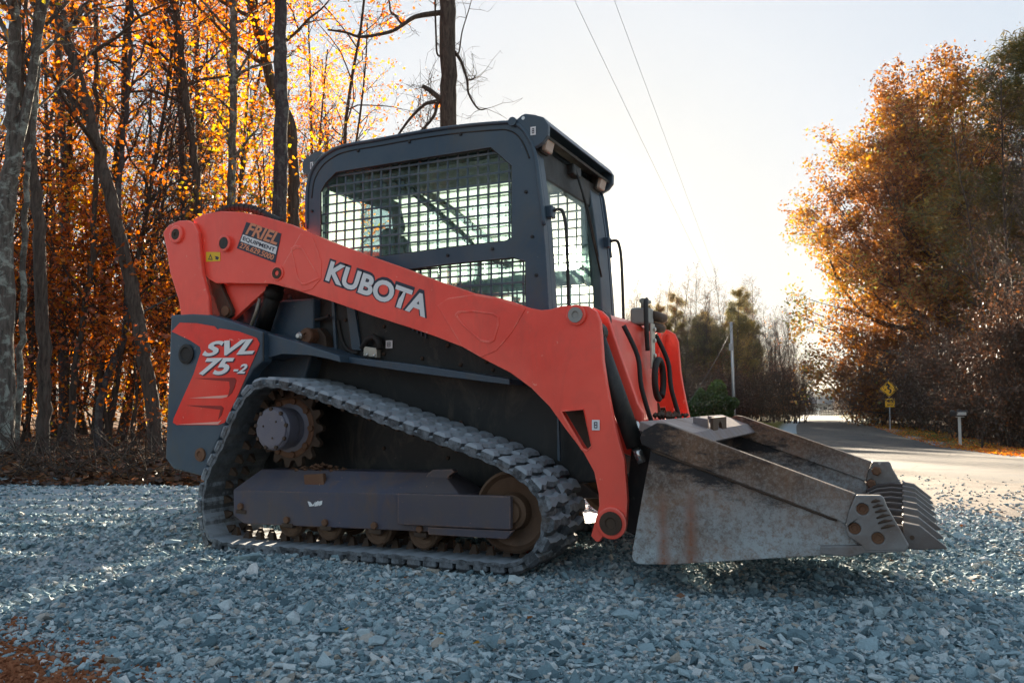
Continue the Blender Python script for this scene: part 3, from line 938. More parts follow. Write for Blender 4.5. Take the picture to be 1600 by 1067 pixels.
    br.prism([(0.138, 0.301), (0.199, 0.395), (0.227, 0.411), (0.328, 0.418), (0.342, 0.404), (0.308, 0.381), (0.308, 0.354), (0.401, 0.302)], s * -.72, s * -.68)
    br.build('idler_bracket', M['frame'], fo, .004)
    for bx, bz in [(-0.888, 0.187), (-0.579, 0.137), (-0.338, 0.139), (-0.045, 0.143), (0.209, 0.145)]:
        o = link('bolt', b2, None, fo)
        o.location = (bx, s * -.80 if bx < 0.25 else s * -.82, bz)
        t = MB().box((bx, s * -.79, bz - .028), (.07, .03, .02))
        t.build('roller_clamp', M['darkrust'], fo, .003)
    # front idler and bottom rollers
    iw = MB()
    R = .182
    iw.lathe((IDL[0], 0, IDL[2]), [(R - .03, s * -.56), (R, s * -.575), (R, s * -.60), (R - .035, s * -.61), (R - .035, s * -.72), (R, s * -.73), (R, s * -.765), (R - .012, s * -.772), (R - .030, s * -.755), (.085, s * -.742), (.075, s * -.78), (.055, s * -.785), (.05, s * -.80), (.02, s * -.802)], 40)
    iw.build('front_idler', M['idler'], L)
    rw = MB()
    rr = .078
    rw.lathe((0, 0, 0), [(rr - .02, s * .13), (rr, s * .12), (rr, s * .09), (rr - .022, s * .08), (rr - .022, s * -.05), (rr, s * -.06), (rr, s * -.10), (rr - .008, s * -.106), (rr - .022, s * -.095), (.035, s * -.092), (.03, s * -.12), (.012, s * -.122)], 30)
    rme = rw.mesh('track_roller')
    rme.materials.append(M['idler'])
    for rx, rz in [(-0.592, 0.091), (-0.349, 0.095), (-0.054, 0.1), (0.199, 0.105)]:
        o = link('track_roller', rme, None, L)
        o.location = (rx, s * -.66, TP[28][1] + .026 + rr + .012)
both(undercarriage)
rd_ = random.Random(3)
dirt = MB()
d0, d1 = [(-0.738, 0.37)][0], [(-0.12, 0.386)][0]
for k in range(420):
    t = rd_.betavariate(2, 3)
    r_ = rd_.uniform(.004, .014)
    c_ = Vector((d0[0] + (d1[0] - d0[0]) * t, rd_.uniform(-.70, -.56), d0[1] - .012 + rd_.random() ** 2 * .05 * (1 - abs(2 * t - .8))))
    vs = [c_ + Vector(q_) * r_ * rd_.uniform(.7, 1.3) for q_ in ((1.5, 0, 0), (-1.5, 0, 0), (0, 1.2, 0), (0, -1.2, 0), (0, 0, .8), (0, 0, -.8))]
    dirt.add(vs, [(0, 2, 4), (2, 1, 4), (1, 3, 4), (3, 0, 4), (2, 0, 5), (1, 2, 5), (3, 1, 5), (0, 3, 5)])
do_ = dirt.build('packed_dirt', M['rust'], L)
do_['kind'] = 'stuff'
for q_ in ([(-0.451, 0.236), (-0.435, 0.233), (-0.419, 0.218), (-0.403, 0.238), (-0.411, 0.216), (-0.439, 0.211)], [(-0.403, 0.232), (-0.387, 0.242), (-0.375, 0.23), (-0.387, 0.217), (-0.407, 0.213)], [(-0.383, 0.239), (-0.36, 0.244), (-0.363, 0.225), (-0.379, 0.217)]):
    MB().prism(q_, -.8025, -.7995).build('paint_mark', M['white'], L)

# ---------------- hull between the tracks
hull = MB()
hull.prism([(-1.46, .34), (-1.20, .30), (.62, .30), (.95, .36), (1.02, .62), (.90, .98), (-1.40, 1.02)], -.42, .42)
HU = hull.build('hull', M['black'], L, .01)
def hull_side(s):
    # side wall above the track with its fender ledge and the wheel arch
    w = MB()
    outer = [(-1.11, 0.98), (-1.081, 1.315), (-0.811, 1.446), (-0.081, 1.262), (0.518, 1.008), (0.676, 0.817), (0.689, 0.78), (0.504, 0.828), (-0.077, 0.897), (-0.49, 0.953), (-0.755, 0.972)]
    w.prism(outer, s * -.47, s * -.40)
    w.build('side_panel', M['black'], HU, .004)
    led = MB()
    led.prism([(-0.414, 0.971), (0.026, 0.921), (0.581, 0.839), (0.581, 0.812), (0.026, 0.879), (-0.405, 0.941)], s * -.62, s * -.44)
    led.build('fender_ledge', M['navy'], HU, .004)
    ar = MB()
    arch = [(411, 519), (470, 536), (530, 556), (531, 566), (510, 560), (482, 555), (441, 553), (413, 560), (410, 563)]
    ar.prism([(-0.859, 1.106), (-0.599, 1.039), (-0.348, 0.966), (-0.344, 0.933), (-0.43, 0.954), (-0.547, 0.974), (-0.723, 0.985), (-0.846, 0.963), (-0.859, 0.953)], s * -.70, s * -.44)
    ar.build('wheel_arch', M['navy'], HU, .004)
    # pressed panel lines, louvres and steps under the cab
    for q in ([(-0.574, 1.286), (-0.556, 1.282), (-0.533, 1.009), (-0.551, 1.013)], [(-0.473, 1.253), (-0.417, 1.236), (-0.371, 1.005), (-0.431, 1.013)], [(0.765, 0.694), (0.775, 0.694), (0.781, 0.452), (0.767, 0.458)]):
        MB().prism(q, s * -.485, s * -.468).build('panel_rib', M['navy'], HU, .002)
    for i in range(5):
        xx = [(-0.07, 1.024)][0]
        MB().box((xx[0] + .025 * i, s * -.474, xx[1] + .115 - .014 * i), (.008, .012, .05)).build('louvre', M['navy'], HU, .001)
    p = (-0.662, -0.58, 1.087)
    b = MB().lathe((p[0], 0, p[2]), [(.045, s * -.50), (.045, s * -.58), (.040, s * -.59), (.018, s * -.59), (.016, s * -.58)], 24)
    b.build('pivot_boss', M['rust'], HU)
    e = MB().prism([(-0.708, 1.128), (-0.62, 1.135), (-0.575, 1.088), (-0.565, 1.021), (-0.627, 1.03), (-0.716, 1.057)], s * -.53, s * -.47)
    e.build('pivot_lug', M['darkrust'], HU, .004)
    p = (-0.698, -0.6, 1.087)
    MB().lathe((p[0], 0, p[2]), [(.022, s * -.5), (.022, s * -.60), (.012, s * -.612)], 8).build('grease_nut', M['bright'], HU)
    c = MB().prism([(-0.335, 1.026), (-0.252, 1.014), (-0.251, 0.963), (-0.338, 0.975)], s * -.51, s * -.472)
    c.build('latch_plate', M['bracket'], HU, .003)
    for px_ in [(-0.31, 0.981), (-0.265, 0.976)]:
        MB().lathe((px_[0], 0, px_[1]), [(.008, s * -.50), (.008, s * -.518), (.005, s * -.52)], 8).build('latch_screw', M['bright'], HU)
    bl = MB().tube([(p_[0], s * -.50, p_[1]) for p_ in [(-0.351, 1.013), (-0.319, 1.06), (-0.278, 1.076), (-0.245, 1.051), (-0.24, 1.007)]], .018, 8)
    bl.build('rubber_boot', M['hose'], HU)
both(hull_side)
hb = MB().lathe((0, 0, 0), [(.011, 0), (.011, -.006), (.007, -.009)], 6).mesh('bolt')
hb.materials.append(M['darkrust'])
for q_ in [(-0.486, 1.176), (-0.234, 1.131), (-0.232, 0.984), (0.007, 0.955), (0.235, 0.918), (0.417, 0.889), (0.16, 1.017), (0.381, 0.931), (-0.954, 1.196), (-0.932, 1.049)]:
    o = link('bolt', hb, None, HU)
    o.location = (q_[0], -.47, q_[1])
for q_ in [(-0.431, 0.757), (-0.1, 0.689), (0.209, 0.626), (0.499, 0.535), (-0.259, 0.484), (0.135, 0.445)]:
    o = link('bolt', hb, None, HU)
    o.location = (q_[0], -.42, q_[1])
MB().tube(catmull([(p_[0], -.475, p_[1]) for p_ in [(-0.534, 1.178), (-0.506, 1.071), (-0.458, 1.007), (-0.394, 0.992)]], 5), .010, 8).build('hydraulic_hose', M['hose'], HU)
MB().tube(catmull([(p_[0], -.50, p_[1]) for p_ in [(-0.912, 1.301), (-0.863, 1.19), (-0.77, 1.143), (-0.681, 1.153)]], 5), .013, 8).build('hydraulic_hose', M['hose'], HU)
MB().tube(catmull([(p_[0], -.51, p_[1]) for p_ in [(-0.848, 1.326), (-0.782, 1.221), (-0.673, 1.181), (-0.564, 1.197)]], 5), .010, 8).build('hydraulic_hose', M['hose'], HU)

# ---------------- engine bay and rear flanks
eb = MB()
eb.prism([(-1.47, .42), (-1.30, .40), (-.80, .60), (-.66, 1.02), (-.66, 1.30), (-1.05, 1.30), (-1.44, 1.22)], -.53, .53)
EB = eb.build('engine_bay', M['navy'], L, .012)
hood = MB()
hood.prism([(-1.42, 1.15), (-1.38, 1.40), (-1.24, 1.50), (-.72, 1.54), (-.72, 1.15)], -.46, .46)
hood.build('engine_hood', M['navy'], EB, .02)
def flank(s):
    f = MB()
    f.prism([(-1.51, 1.225), (-1.345, 1.225), (-1.209, 1.213), (-1.056, 1.173), (-0.827, 1.105), (-0.822, 0.947), (-0.888, 0.901), (-0.936, 0.84), (-0.979, 0.764), (-1.04, 0.681), (-1.101, 0.563), (-1.172, 0.45), (-1.224, 0.323), (-1.459, 0.357), (-1.521, 0.412)], s * -.74, s * -.66)
    fo = f.build('rear_flank_panel', M['navy'], L, .010)
    return fo
FL = flank(1)
flank(-1)
p = (-1.373, -0.74, 0.998)
MB().lathe((p[0], 0, p[2]), [(.052, -.735), (.056, -.752), (.040, -.756), (.034, -.748), (.012, -.747)], 28).build('rubber_stop', M['hose'], FL)
p = (-1.248, -0.74, 0.441)
MB().lathe((p[0], 0, p[2]), [(.038, -.735), (.036, -.750), (.020, -.752), (.016, -.746)], 24).build('tie_down_pin', M['rust'], FL)
MB().prism([(-0.822, 1.101), (-0.813, 1.097), (-0.809, 0.95), (-0.818, 0.947)], -.743, -.74).build('panel_seam', M['black'], FL)
DEC = MB().prism([(-1.497, 1.129), (-1.433, 1.178), (-1.305, 1.169), (-1.169, 1.146), (-1.145, 1.127), (-1.126, 1.133), (-0.993, 1.112), (-0.864, 1.072), (-0.841, 1.04), (-0.856, 1.006), (-0.982, 0.774), (-1.076, 0.619), (-1.124, 0.605), (-1.435, 0.601), (-1.465, 0.614), (-1.461, 0.636), (-1.318, 0.882), (-1.265, 1.01), (-1.273, 1.035), (-1.347, 1.073)], -.7435, -.741).build('model_decal', M['red_decal'], L)
DEC['label'] = 'scuffed red decal with white model lettering'
for q, mt in (([(-1.305, 0.861), (-1.012, 0.861), (-0.998, 0.847), (-1.011, 0.806), (-1.028, 0.778), (-1.055, 0.757), (-1.043, 0.806), (-1.049, 0.841)], 'redshade'),
              ([(-1.345, 0.751), (-1.055, 0.768), (-1.064, 0.757), (-1.101, 0.75)], 'redlight'),
              ([(-1.368, 0.711), (-1.105, 0.709), (-1.086, 0.698), (-1.098, 0.66), (-1.121, 0.636), (-1.108, 0.688)], 'redshade'),
              ([(-1.433, 0.604), (-1.134, 0.622), (-1.12, 0.623), (-1.097, 0.632), (-1.124, 0.608)], 'redlight')):
    M.setdefault('redshade', painted('dark_red_print', (.26, .012, .010), (.6, .3, .25), (.3, .05, .04), .35, .3, scratch=.5))
    M.setdefault('redlight', painted('pink_print', (.78, .36, .30), (.8, .6, .55), (.7, .4, .35), .35, .3, scratch=.5))
    MB().prism(q, -.7455, -.7438).build('printed_vent', M[mt], DEC)

# lettering: filled outlines a hair proud of the surface
def text(name, body, mat, parent, origin, width, height, ang=0., shear=0., bold=.0, thick=.0012, space=1.0):
    cu = bpy.data.curves.new(name, 'FONT')
    cu.body, cu.size, cu.shear, cu.offset, cu.extrude, cu.space_character = body, 1.0, shear, bold, .0, space
    cu.resolution_u = 4
    o = bpy.data.objects.new(name, cu)
    COL.objects.link(o)
    bpy.context.view_layer.update()
    me = bpy.data.meshes.new_from_object(o.evaluated_get(bpy.context.evaluated_depsgraph_get()))
    bpy.data.objects.remove(o)
    me.name = name
    me.materials.clear(); me.materials.append(mat)
    co = np.empty(len(me.vertices) * 3)
    me.vertices.foreach_get('co', co)
    co = co.reshape(-1, 3)
    lo, hi = co.min(0), co.max(0)
    co[:, 0] = (co[:, 0] - lo[0]) / (hi[0] - lo[0]) * width
    co[:, 1] = (co[:, 1] - lo[1]) / (hi[1] - lo[1]) * height
    me.vertices.foreach_set('co', co.reshape(-1))
    me.update()
    t = link(name, me, mat, parent)
    t.location = origin
    t.rotation_euler = (math.pi / 2, ang, 0)
    return t
def flat_text(name, body, mat, parent, a, b, height, y, **kw):
    """text whose baseline runs from point a to point b (x, z) on the plane y"""
    return text(name, body, mat, parent, (a[0], y, a[1]), math.hypot(b[0] - a[0], b[1] - a[1]), height, math.atan2(a[1] - b[1], b[0] - a[0]), **kw)
q = [(-1.252, 0.981), (-0.871, 0.986), (-1.216, 1.065), (-1.272, 0.878), (-1.013, 0.875), (-1.242, 0.974), (-1.022, 0.884), (-0.92, 0.882), (-1.006, 0.934)]
for dx, y, mm in ((.006, -.7462, 'ink'), (0, -.7472, 'white')):
    sh = lambda p_, dx=dx: (p_[0] + dx, p_[1] - dx)
    flat_text('lettering', 'SVL', M[mm], DEC, sh(q[0]), sh(q[1]), .082, y, shear=.42, bold=.035)
    flat_text('lettering', '75', M[mm], DEC, sh(q[3]), sh(q[4]), .094, y, shear=.42, bold=.035)
    flat_text('lettering', '-2', M[mm], DEC, sh(q[6]), sh(q[7]), .052, y, shear=.42, bold=.03)

# ---------------- lift arms
ARM = [(-1.401, 1.775), (-1.316, 1.8), (-1.189, 1.802), (-1.038, 1.782), (-0.891, 1.747), (-0.679, 1.678), (-0.474, 1.587), (-0.154, 1.464), (0.073, 1.38), (0.245, 1.311), (0.344, 1.277), (0.435, 1.244), (0.537, 1.222), (0.63, 1.195), (0.721, 1.16), (0.781, 1.147), (0.828, 1.149), (0.875, 1.16), (0.94, 1.161), (1.003, 1.155), (1.042, 1.13), (1.062, 1.084), (1.068, 1.005), (1.074, 0.91), (1.089, 0.809), (1.125, 0.624), (1.166, 0.481), (1.177, 0.314), (1.17, 0.211), (1.147, 0.166), (1.112, 0.151), (1.066, 0.155), (1.049, 0.132), (1.034, 0.131), (1.011, 0.154), (1.035, 0.232), (1.05, 0.285), (1.047, 0.34), (1.028, 0.429), (0.981, 0.509), (0.891, 0.618), (0.82, 0.71), (0.729, 0.795), (0.623, 0.866), (0.48, 0.934), (0.372, 0.991), (0.225, 1.045), (0.076, 1.094), (-0.149, 1.164), (-0.403, 1.249), (-0.59, 1.306), (-0.671, 1.331), (-0.808, 1.367), (-1.213, 1.395), (-1.262, 1.419), (-1.318, 1.461), (-1.348, 1.596)]
ARM_HOLE = [(0.879, 0.689), (0.982, 0.698), (1.017, 0.542), (0.999, 0.525), (0.981, 0.53)]
BEAM = [(-1.315, 1.793), (-1.188, 1.793), (-1.038, 1.773), (-0.891, 1.737), (-0.679, 1.667), (-0.154, 1.454), (0.245, 1.302), (0.435, 1.235), (0.721, 1.151), (0.828, 1.14), (0.949, 1.146), (0.994, 1.127), (0.962, 0.924), (0.886, 0.811), (0.73, 0.812), (0.623, 0.875), (0.48, 0.946), (0.225, 1.054), (-0.15, 1.174), (-0.59, 1.316), (-0.809, 1.378), (-1.213, 1.404), (-1.308, 1.468)]
INNER = [(0.959, 1.17), (1.006, 1.15), (1.036, 1.119), (1.057, 1.053), (1.172, 0.727), (1.198, 0.68), (1.194, 0.629), (1.159, 0.654), (1.065, 0.842), (1.014, 0.99), (0.989, 1.079)]
def arm(s):
    a = MB()
    a.prism(ARM, s * -.70, s * -.672, [ARM_HOLE])
    root = a.build('lift_arm', M['red'], L, .005)
    MB().prism(BEAM, s * -.671, s * -.58).build('arm_beam', M['red'], root, .01)
    if s > 0:
        MB().prism(INNER, s * -.52, s * -.495).build('inner_arm_plate', M['red'], root, .004)
    lowin = [(1.054, 0.697), (1.089, 0.584), (1.123, 0.417), (1.115, 0.249), (1.071, 0.247), (1.028, 0.413), (0.983, 0.554)]
    MB().prism(lowin, s * -.60, s * -.575).build('lower_arm_plate', M['red'], root, .004)
    MB().prism([(0.869, 0.694), (0.981, 0.703), (1.019, 0.539), (0.995, 0.516), (0.971, 0.524)], s * -.705, s * -.66, [ARM_HOLE]).build('access_hole_rim', M['red'], root, .003)
    MB().prism([(p_[0] + .0, p_[1]) for p_ in [(0.813, 0.708), (0.969, 0.726), (1.013, 0.509), (0.922, 0.506)]], s * -.58, s * -.565).build('inner_web', M['darkrust'], root)
    MB().cyl((1.02, s * -.68, .66), (1.0, s * -.60, .66), .016, 10).build('cross_pin', M['rust'], root)
    # pressed stiffening panels
    for poly in ([(-0.676, 1.549), (-0.642, 1.563), (-0.603, 1.553), (-0.489, 1.391), (-0.48, 1.371), (-0.572, 1.343), (-0.598, 1.344), (-0.624, 1.373)],
                 [(0.331, 1.146), (0.349, 1.163), (0.432, 1.162), (0.54, 1.145), (0.57, 1.126), (0.567, 1.081), (0.547, 1.016), (0.52, 1.002), (0.473, 1.012), (0.37, 1.095)]):
        c = (sum(p_[0] for p_ in poly) / len(poly), sum(p_[1] for p_ in poly) / len(poly))
        inn = [(c[0] + (p_[0] - c[0]) * .88, c[1] + (p_[1] - c[1]) * .86) for p_ in poly]
        MB().prism(poly, s * -.7065, s * -.699, [inn]).build('pressed_rim', M['red'], root, .0028)
    big = [(0.232, 1.194), (0.292, 1.228), (0.435, 1.238), (0.533, 1.218), (0.63, 1.189), (0.704, 1.158), (0.633, 1.049), (0.554, 0.968), (0.473, 0.94), (0.37, 0.994)]
    MB().prism(big, s * -.7032, s * -.699).build('doubler_plate', M['red'], root, .003)
    dbl = [(-0.791, 1.377), (-0.613, 1.623), (-0.527, 1.591), (-0.469, 1.458), (-0.472, 1.37), (-0.529, 1.32), (-0.588, 1.31)]
    MB().prism(dbl, s * -.7032, s * -.699).build('doubler_plate', M['red'], root, .003)
    # pin bosses
    for (px_, r, dep, mt) in (([(0.952, 1.116)][0], .034, .022, 'valve'), ([(1.108, 0.216)][0], .050, .022, 'darkrust'), ([(-0.761, 1.419)][0], .030, .016, 'darkrust')):
        MB().lathe((px_[0], 0, px_[1]), [(r * 1.35, s * -.695), (r * 1.35, s * (-.70 - dep * .6)), (r * 1.2, s * (-.70 - dep * .7))], 28).build('pin_boss', M['red'], root)
        MB().lathe((px_[0], 0, px_[1]), [(r, s * -.695), (r, s * (-.70 - dep)), (r * .5, s * (-.70 - dep)), (r * .42, s * (-.70 - dep + .006)), (r * .2, s * (-.70 - dep + .006))], 24).build('pin', M[mt], root)
    h = [(-1.139, 1.612)][0]
    MB().lathe((h[0], 0, h[1]), [(.046, s * -.695), (.046, s * -.722), (.040, s * -.724), (.034, s * -.724), (.032, s * -.70)], 26).build('tube_collar', M['red'], root)
    MB().lathe((h[0], 0, h[1]), [(.033, s * -.699), (.033, s * -.7225)], 26).build('tube_bore', M['black'], root)
    # tilt cylinder between the plates
    c0, c1, c2 = (1.002, -0.6, 1.043), (1.185, -0.6, 0.536), (1.216, -0.6, 0.47)
    if s < 0:      # seen from its inner side between the arms
        c0, c1, c2 = [(q_[0], -q_[1], q_[2]) for q_ in ((0.969, 0.45, 1.115), (1.128, 0.45, 0.658), (1.163, 0.45, 0.559))]
    m_ = lambda q_: (q_[0], s * -q_[1] if s < 0 else q_[1], q_[2])
    cy = MB().cyl(m_(c0), m_(c1), .040, 20)
    cy.lathe(m_(c0), [(.052, -.03), (.052, .03)], 20)
    MB().lathe(m_(c0), [(.030, -.036), (.034, .0), (.030, .036)], 18).build('cylinder_eye_pin', M['darkrust'], root)
    co = cy.build('tilt_cylinder', M['black'], root)
    MB().cyl(m_(c1), m_(c2), .020, 16).build('cylinder_rod', M['bright'], co)
    return root
ARMR = arm(1)
arm(-1)
# rear uprights and links
def rear_link(s):
    u = MB()
    u.prism([(-1.603, 1.712), (-1.555, 1.753), (-1.477, 1.77), (-1.409, 1.765), (-1.361, 1.744), (-1.324, 1.687), (-1.311, 1.598), (-1.286, 1.454), (-1.232, 1.317), (-1.218, 1.191), (-1.434, 1.2), (-1.458, 1.302), (-1.536, 1.471), (-1.567, 1.601)], s * -.735, s * -.705)
    ro = u.build('rear_arm_link', M['red'], L, .008)
    p = (-1.482, -0.735, 1.687)
    MB().lathe((p[0], 0, p[2]), [(.052, s * -.73), (.052, s * -.748), (.046, s * -.752), (.032, s * -.752), (.030, s * -.742)], 26).build('pin_boss', M['red'], ro)
    MB().lathe((p[0], 0, p[2]), [(.030, s * -.741), (.030, s * -.7525), (.012, s * -.7525), (.010, s * -.748)], 20).build('pin', M['darkrust'], ro)
    MB().prism([(-1.27, 1.405), (-0.863, 1.38), (-1.156, 1.187), (-1.219, 1.204)], s * -.63, s * -.60).build('gusset_plate', M['red'], ro, .004)
    MB().prism([(-1.31, 1.444), (-1.215, 1.402), (-1.189, 1.353), (-1.123, 1.244), (-1.127, 1.212), (-1.16, 1.195), (-1.204, 1.204), (-1.229, 1.242), (-1.287, 1.358)], s * -.665, s * -.635).build('control_link', M['darkrust'], ro, .006)
    p = (-1.161, -0.67, 1.238)
    MB().lathe((p[0], 0, p[2]), [(.028, s * -.66), (.028, s * -.678), (.014, s * -.68)], 20).build('pin', M['rust'], ro)
    MB().prism([(-1.443, 1.602), (-1.276, 1.41), (-1.234, 1.197), (-1.368, 1.21)], s * -.60, s * -.57).build('shield_plate', M['black'], ro)
    c0, c1 = (-0.853, -0.6, 1.394), (-0.965, -0.6, 1.106)
    m_ = lambda q_: (q_[0], s * -q_[1] if s < 0 else q_[1], q_[2])
    lo = MB().cyl(m_(c0), m_(c1), .044, 20)
    c2 = tuple(np.array(c0) + (np.array(c0) - np.array(c1)) * .02)
    lo.cyl(m_(tuple(np.array(c0) * .86 + np.array(c1) * .14)), m_(tuple(np.array(c0) * .68 + np.array(c1) * .32)), .051, 20)
    lob = lo.build('lift_cylinder', M['black'], L)
    MB().cyl(m_((-0.859, -0.6, 1.437)), m_(c0), .022, 14).build('cylinder_rod', M['bright'], lob)
    MB().tube([m_((-0.952, -0.63, 1.303)), m_((-0.978, -0.63, 1.226)), m_((-1.017, -0.63, 1.138))], .010, 8).build('hydraulic_pipe', M['bracket'], lob)
both(rear_link)
MB().tube(catmull([(-1.315, -0.6, 1.817), (-1.256, -0.6, 1.838), (-1.168, -0.6, 1.844), (-1.061, -0.6, 1.825), (-0.966, -0.6, 1.786), (-0.835, -0.6, 1.723)], 5), .022, 8).build('hydraulic_hose', M['hose'], L)
for k in range(12):
    P = catmull([(-1.315, -0.6, 1.817), (-1.256, -0.6, 1.838), (-1.168, -0.6, 1.844), (-1.061, -0.6, 1.825), (-0.966, -0.6, 1.786), (-0.835, -0.6, 1.723)], 12)
    i = 3 + k * 4
    MB().tube([P[i], P[i + 1]], .025, 8).build('hose_wrap', M['hose'], L)

# arm lettering and stickers
q = [(-0.445, 1.361), (0.165, 1.137)]
for off, y, mm in ((.085, -.7016, 'ink'), (.036, -.7028, 'white')):
    e_ = .010 if mm == 'ink' else 0
    dx, dz = q[1][0] - q[0][0], q[1][1] - q[0][1]
    ln = math.hypot(dx, dz)
    ux, uz = dx / ln, dz / ln
    flat_text('arm_lettering', 'KUBOTA', M[mm], ARMR, (q[0][0] - (ux - uz) * 0 - ux * e_ + uz * e_, q[0][1] - uz * e_ - ux * e_), (q[1][0] + ux * e_, q[1][1] + uz * e_), .108 + 2 * e_, y, bold=off, space=1.0 if mm == 'white' else 1.0)
DQ = [(-0.994, 1.721), (-0.745, 1.634), (-0.783, 1.477), (-1.06, 1.58)]
dec = MB().prism(DQ, -.7025, -.7005).build('dealer_decal', M['ink'], ARMR)
def on_decal(a, b):
    # bilinear point inside the decal, a across, b down
    t = [DQ[0][k] + (DQ[1][k] - DQ[0][k]) * a for k in (0, 1)]
    w = [DQ[3][k] + (DQ[2][k] - DQ[3][k]) * a for k in (0, 1)]
    return (t[0] + (w[0] - t[0]) * b, t[1] + (w[1] - t[1]) * b)
MB().prism([on_decal(.03, .46), on_decal(.97, .46), on_decal(.97, .72), on_decal(.03, .72)], -.7036, -.7024).build('white_band', M['white'], dec)
flat_text('lettering', 'FRIEL', M['orange_ink'], dec, on_decal(.08, .42), on_decal(.95, .42), .070, -.7034, shear=.25, bold=.03)
flat_text('lettering', 'EQUIPMENT', M['ink'], dec, on_decal(.07, .68), on_decal(.93, .68), .026, -.7042, bold=.03)
flat_text('lettering', '276.629.5000', M['orange_ink'], dec, on_decal(.05, .95), on_decal(.94, .95), .032, -.7034, shear=.15, bold=.03)
yq = [(-1.291, 1.577), (-1.183, 1.568), (-1.182, 1.517), (-1.289, 1.521)]
ys = MB().prism(yq, -.7025, -.7005).build('warning_sticker', M['yellow'], ARMR)
tri = [(-1.272, 1.531), (-1.238, 1.528), (-1.256, 1.563)]
MB().prism(tri, -.7036, -.7022, [[(tri[0][0] + .006, tri[0][1] + .005), (tri[1][0] - .006, tri[1][1] + .005), (tri[2][0], tri[2][1] - .010)]]).build('warning_triangle', M['ink'], ys)
MB().prism([(-1.224, 1.549), (-1.2, 1.544), (-1.19, 1.536), (-1.199, 1.525), (-1.219, 1.53), (-1.214, 1.537)], -.7036, -.7022).build('printed_hand', M['ink'], ys)
def sticker(px_, w, h, y, parent, lines=3):
    s_ = MB().box((px_[0], y, px_[1]), (w, .002, h)).build('white_sticker', M['white'], parent)
    fr = [(px_[0] - w * .22, px_[1] - h * .3), (px_[0] + w * .22, px_[1] - h * .3), (px_[0] + w * .22, px_[1] + h * .3), (px_[0] - w * .22, px_[1] + h * .3)]
    MB().prism(fr, y - .0022, y - .0008, [[(px_[0] + (a - px_[0]) * .6, px_[1] + (b - px_[1]) * .7) for a, b in fr]]).build('printed_symbol', M['ink'], s_)
    MB().box((px_[0], y - .0016, px_[1]), (w * .2, .001, h * .12)).build('printed_symbol', M['ink'], s_)
sticker([(1.039, 0.632)][0], .035, .045, -.7035, ARMR)
sticker([(-0.197, 1.034)][0], .042, .042, -.4745, HU)

# ---------------- cab
cab_o = [(-0.733, 1.472), (-0.74, 1.697), (-0.742, 1.887), (-0.726, 1.992), (-0.674, 2.069), (-0.59, 2.117), (-0.49, 2.138), (-0.268, 2.141), (-0.005, 2.145), (0.246, 2.14), (0.484, 2.123), (0.541, 2.111), (0.59, 2.081), (0.628, 2.027), (0.662, 1.943), (0.692, 1.729), (0.709, 1.583), (0.725, 1.338), (0.737, 1.122), (0.537, 1.13), (0.176, 1.211), (-0.382, 1.377)]
win_u = [(-0.642, 1.555), (-0.65, 1.899), (-0.618, 1.946), (-0.544, 1.999), (-0.393, 2.001), (-0.055, 2.005), (0.295, 2.007), (0.419, 2.008), (0.536, 1.898), (0.536, 1.539), (0.502, 1.522), (0.176, 1.517), (-0.05, 1.508), (-0.206, 1.503), (-0.384, 1.496), (-0.556, 1.516)]
win_l = [(-0.217, 1.401), (-0.049, 1.424), (0.175, 1.433), (0.541, 1.439), (0.61, 1.415), (0.613, 1.202), (0.537, 1.193), (-0.055, 1.316)]
CAB = empty('cab', (0, 0, 0), L)
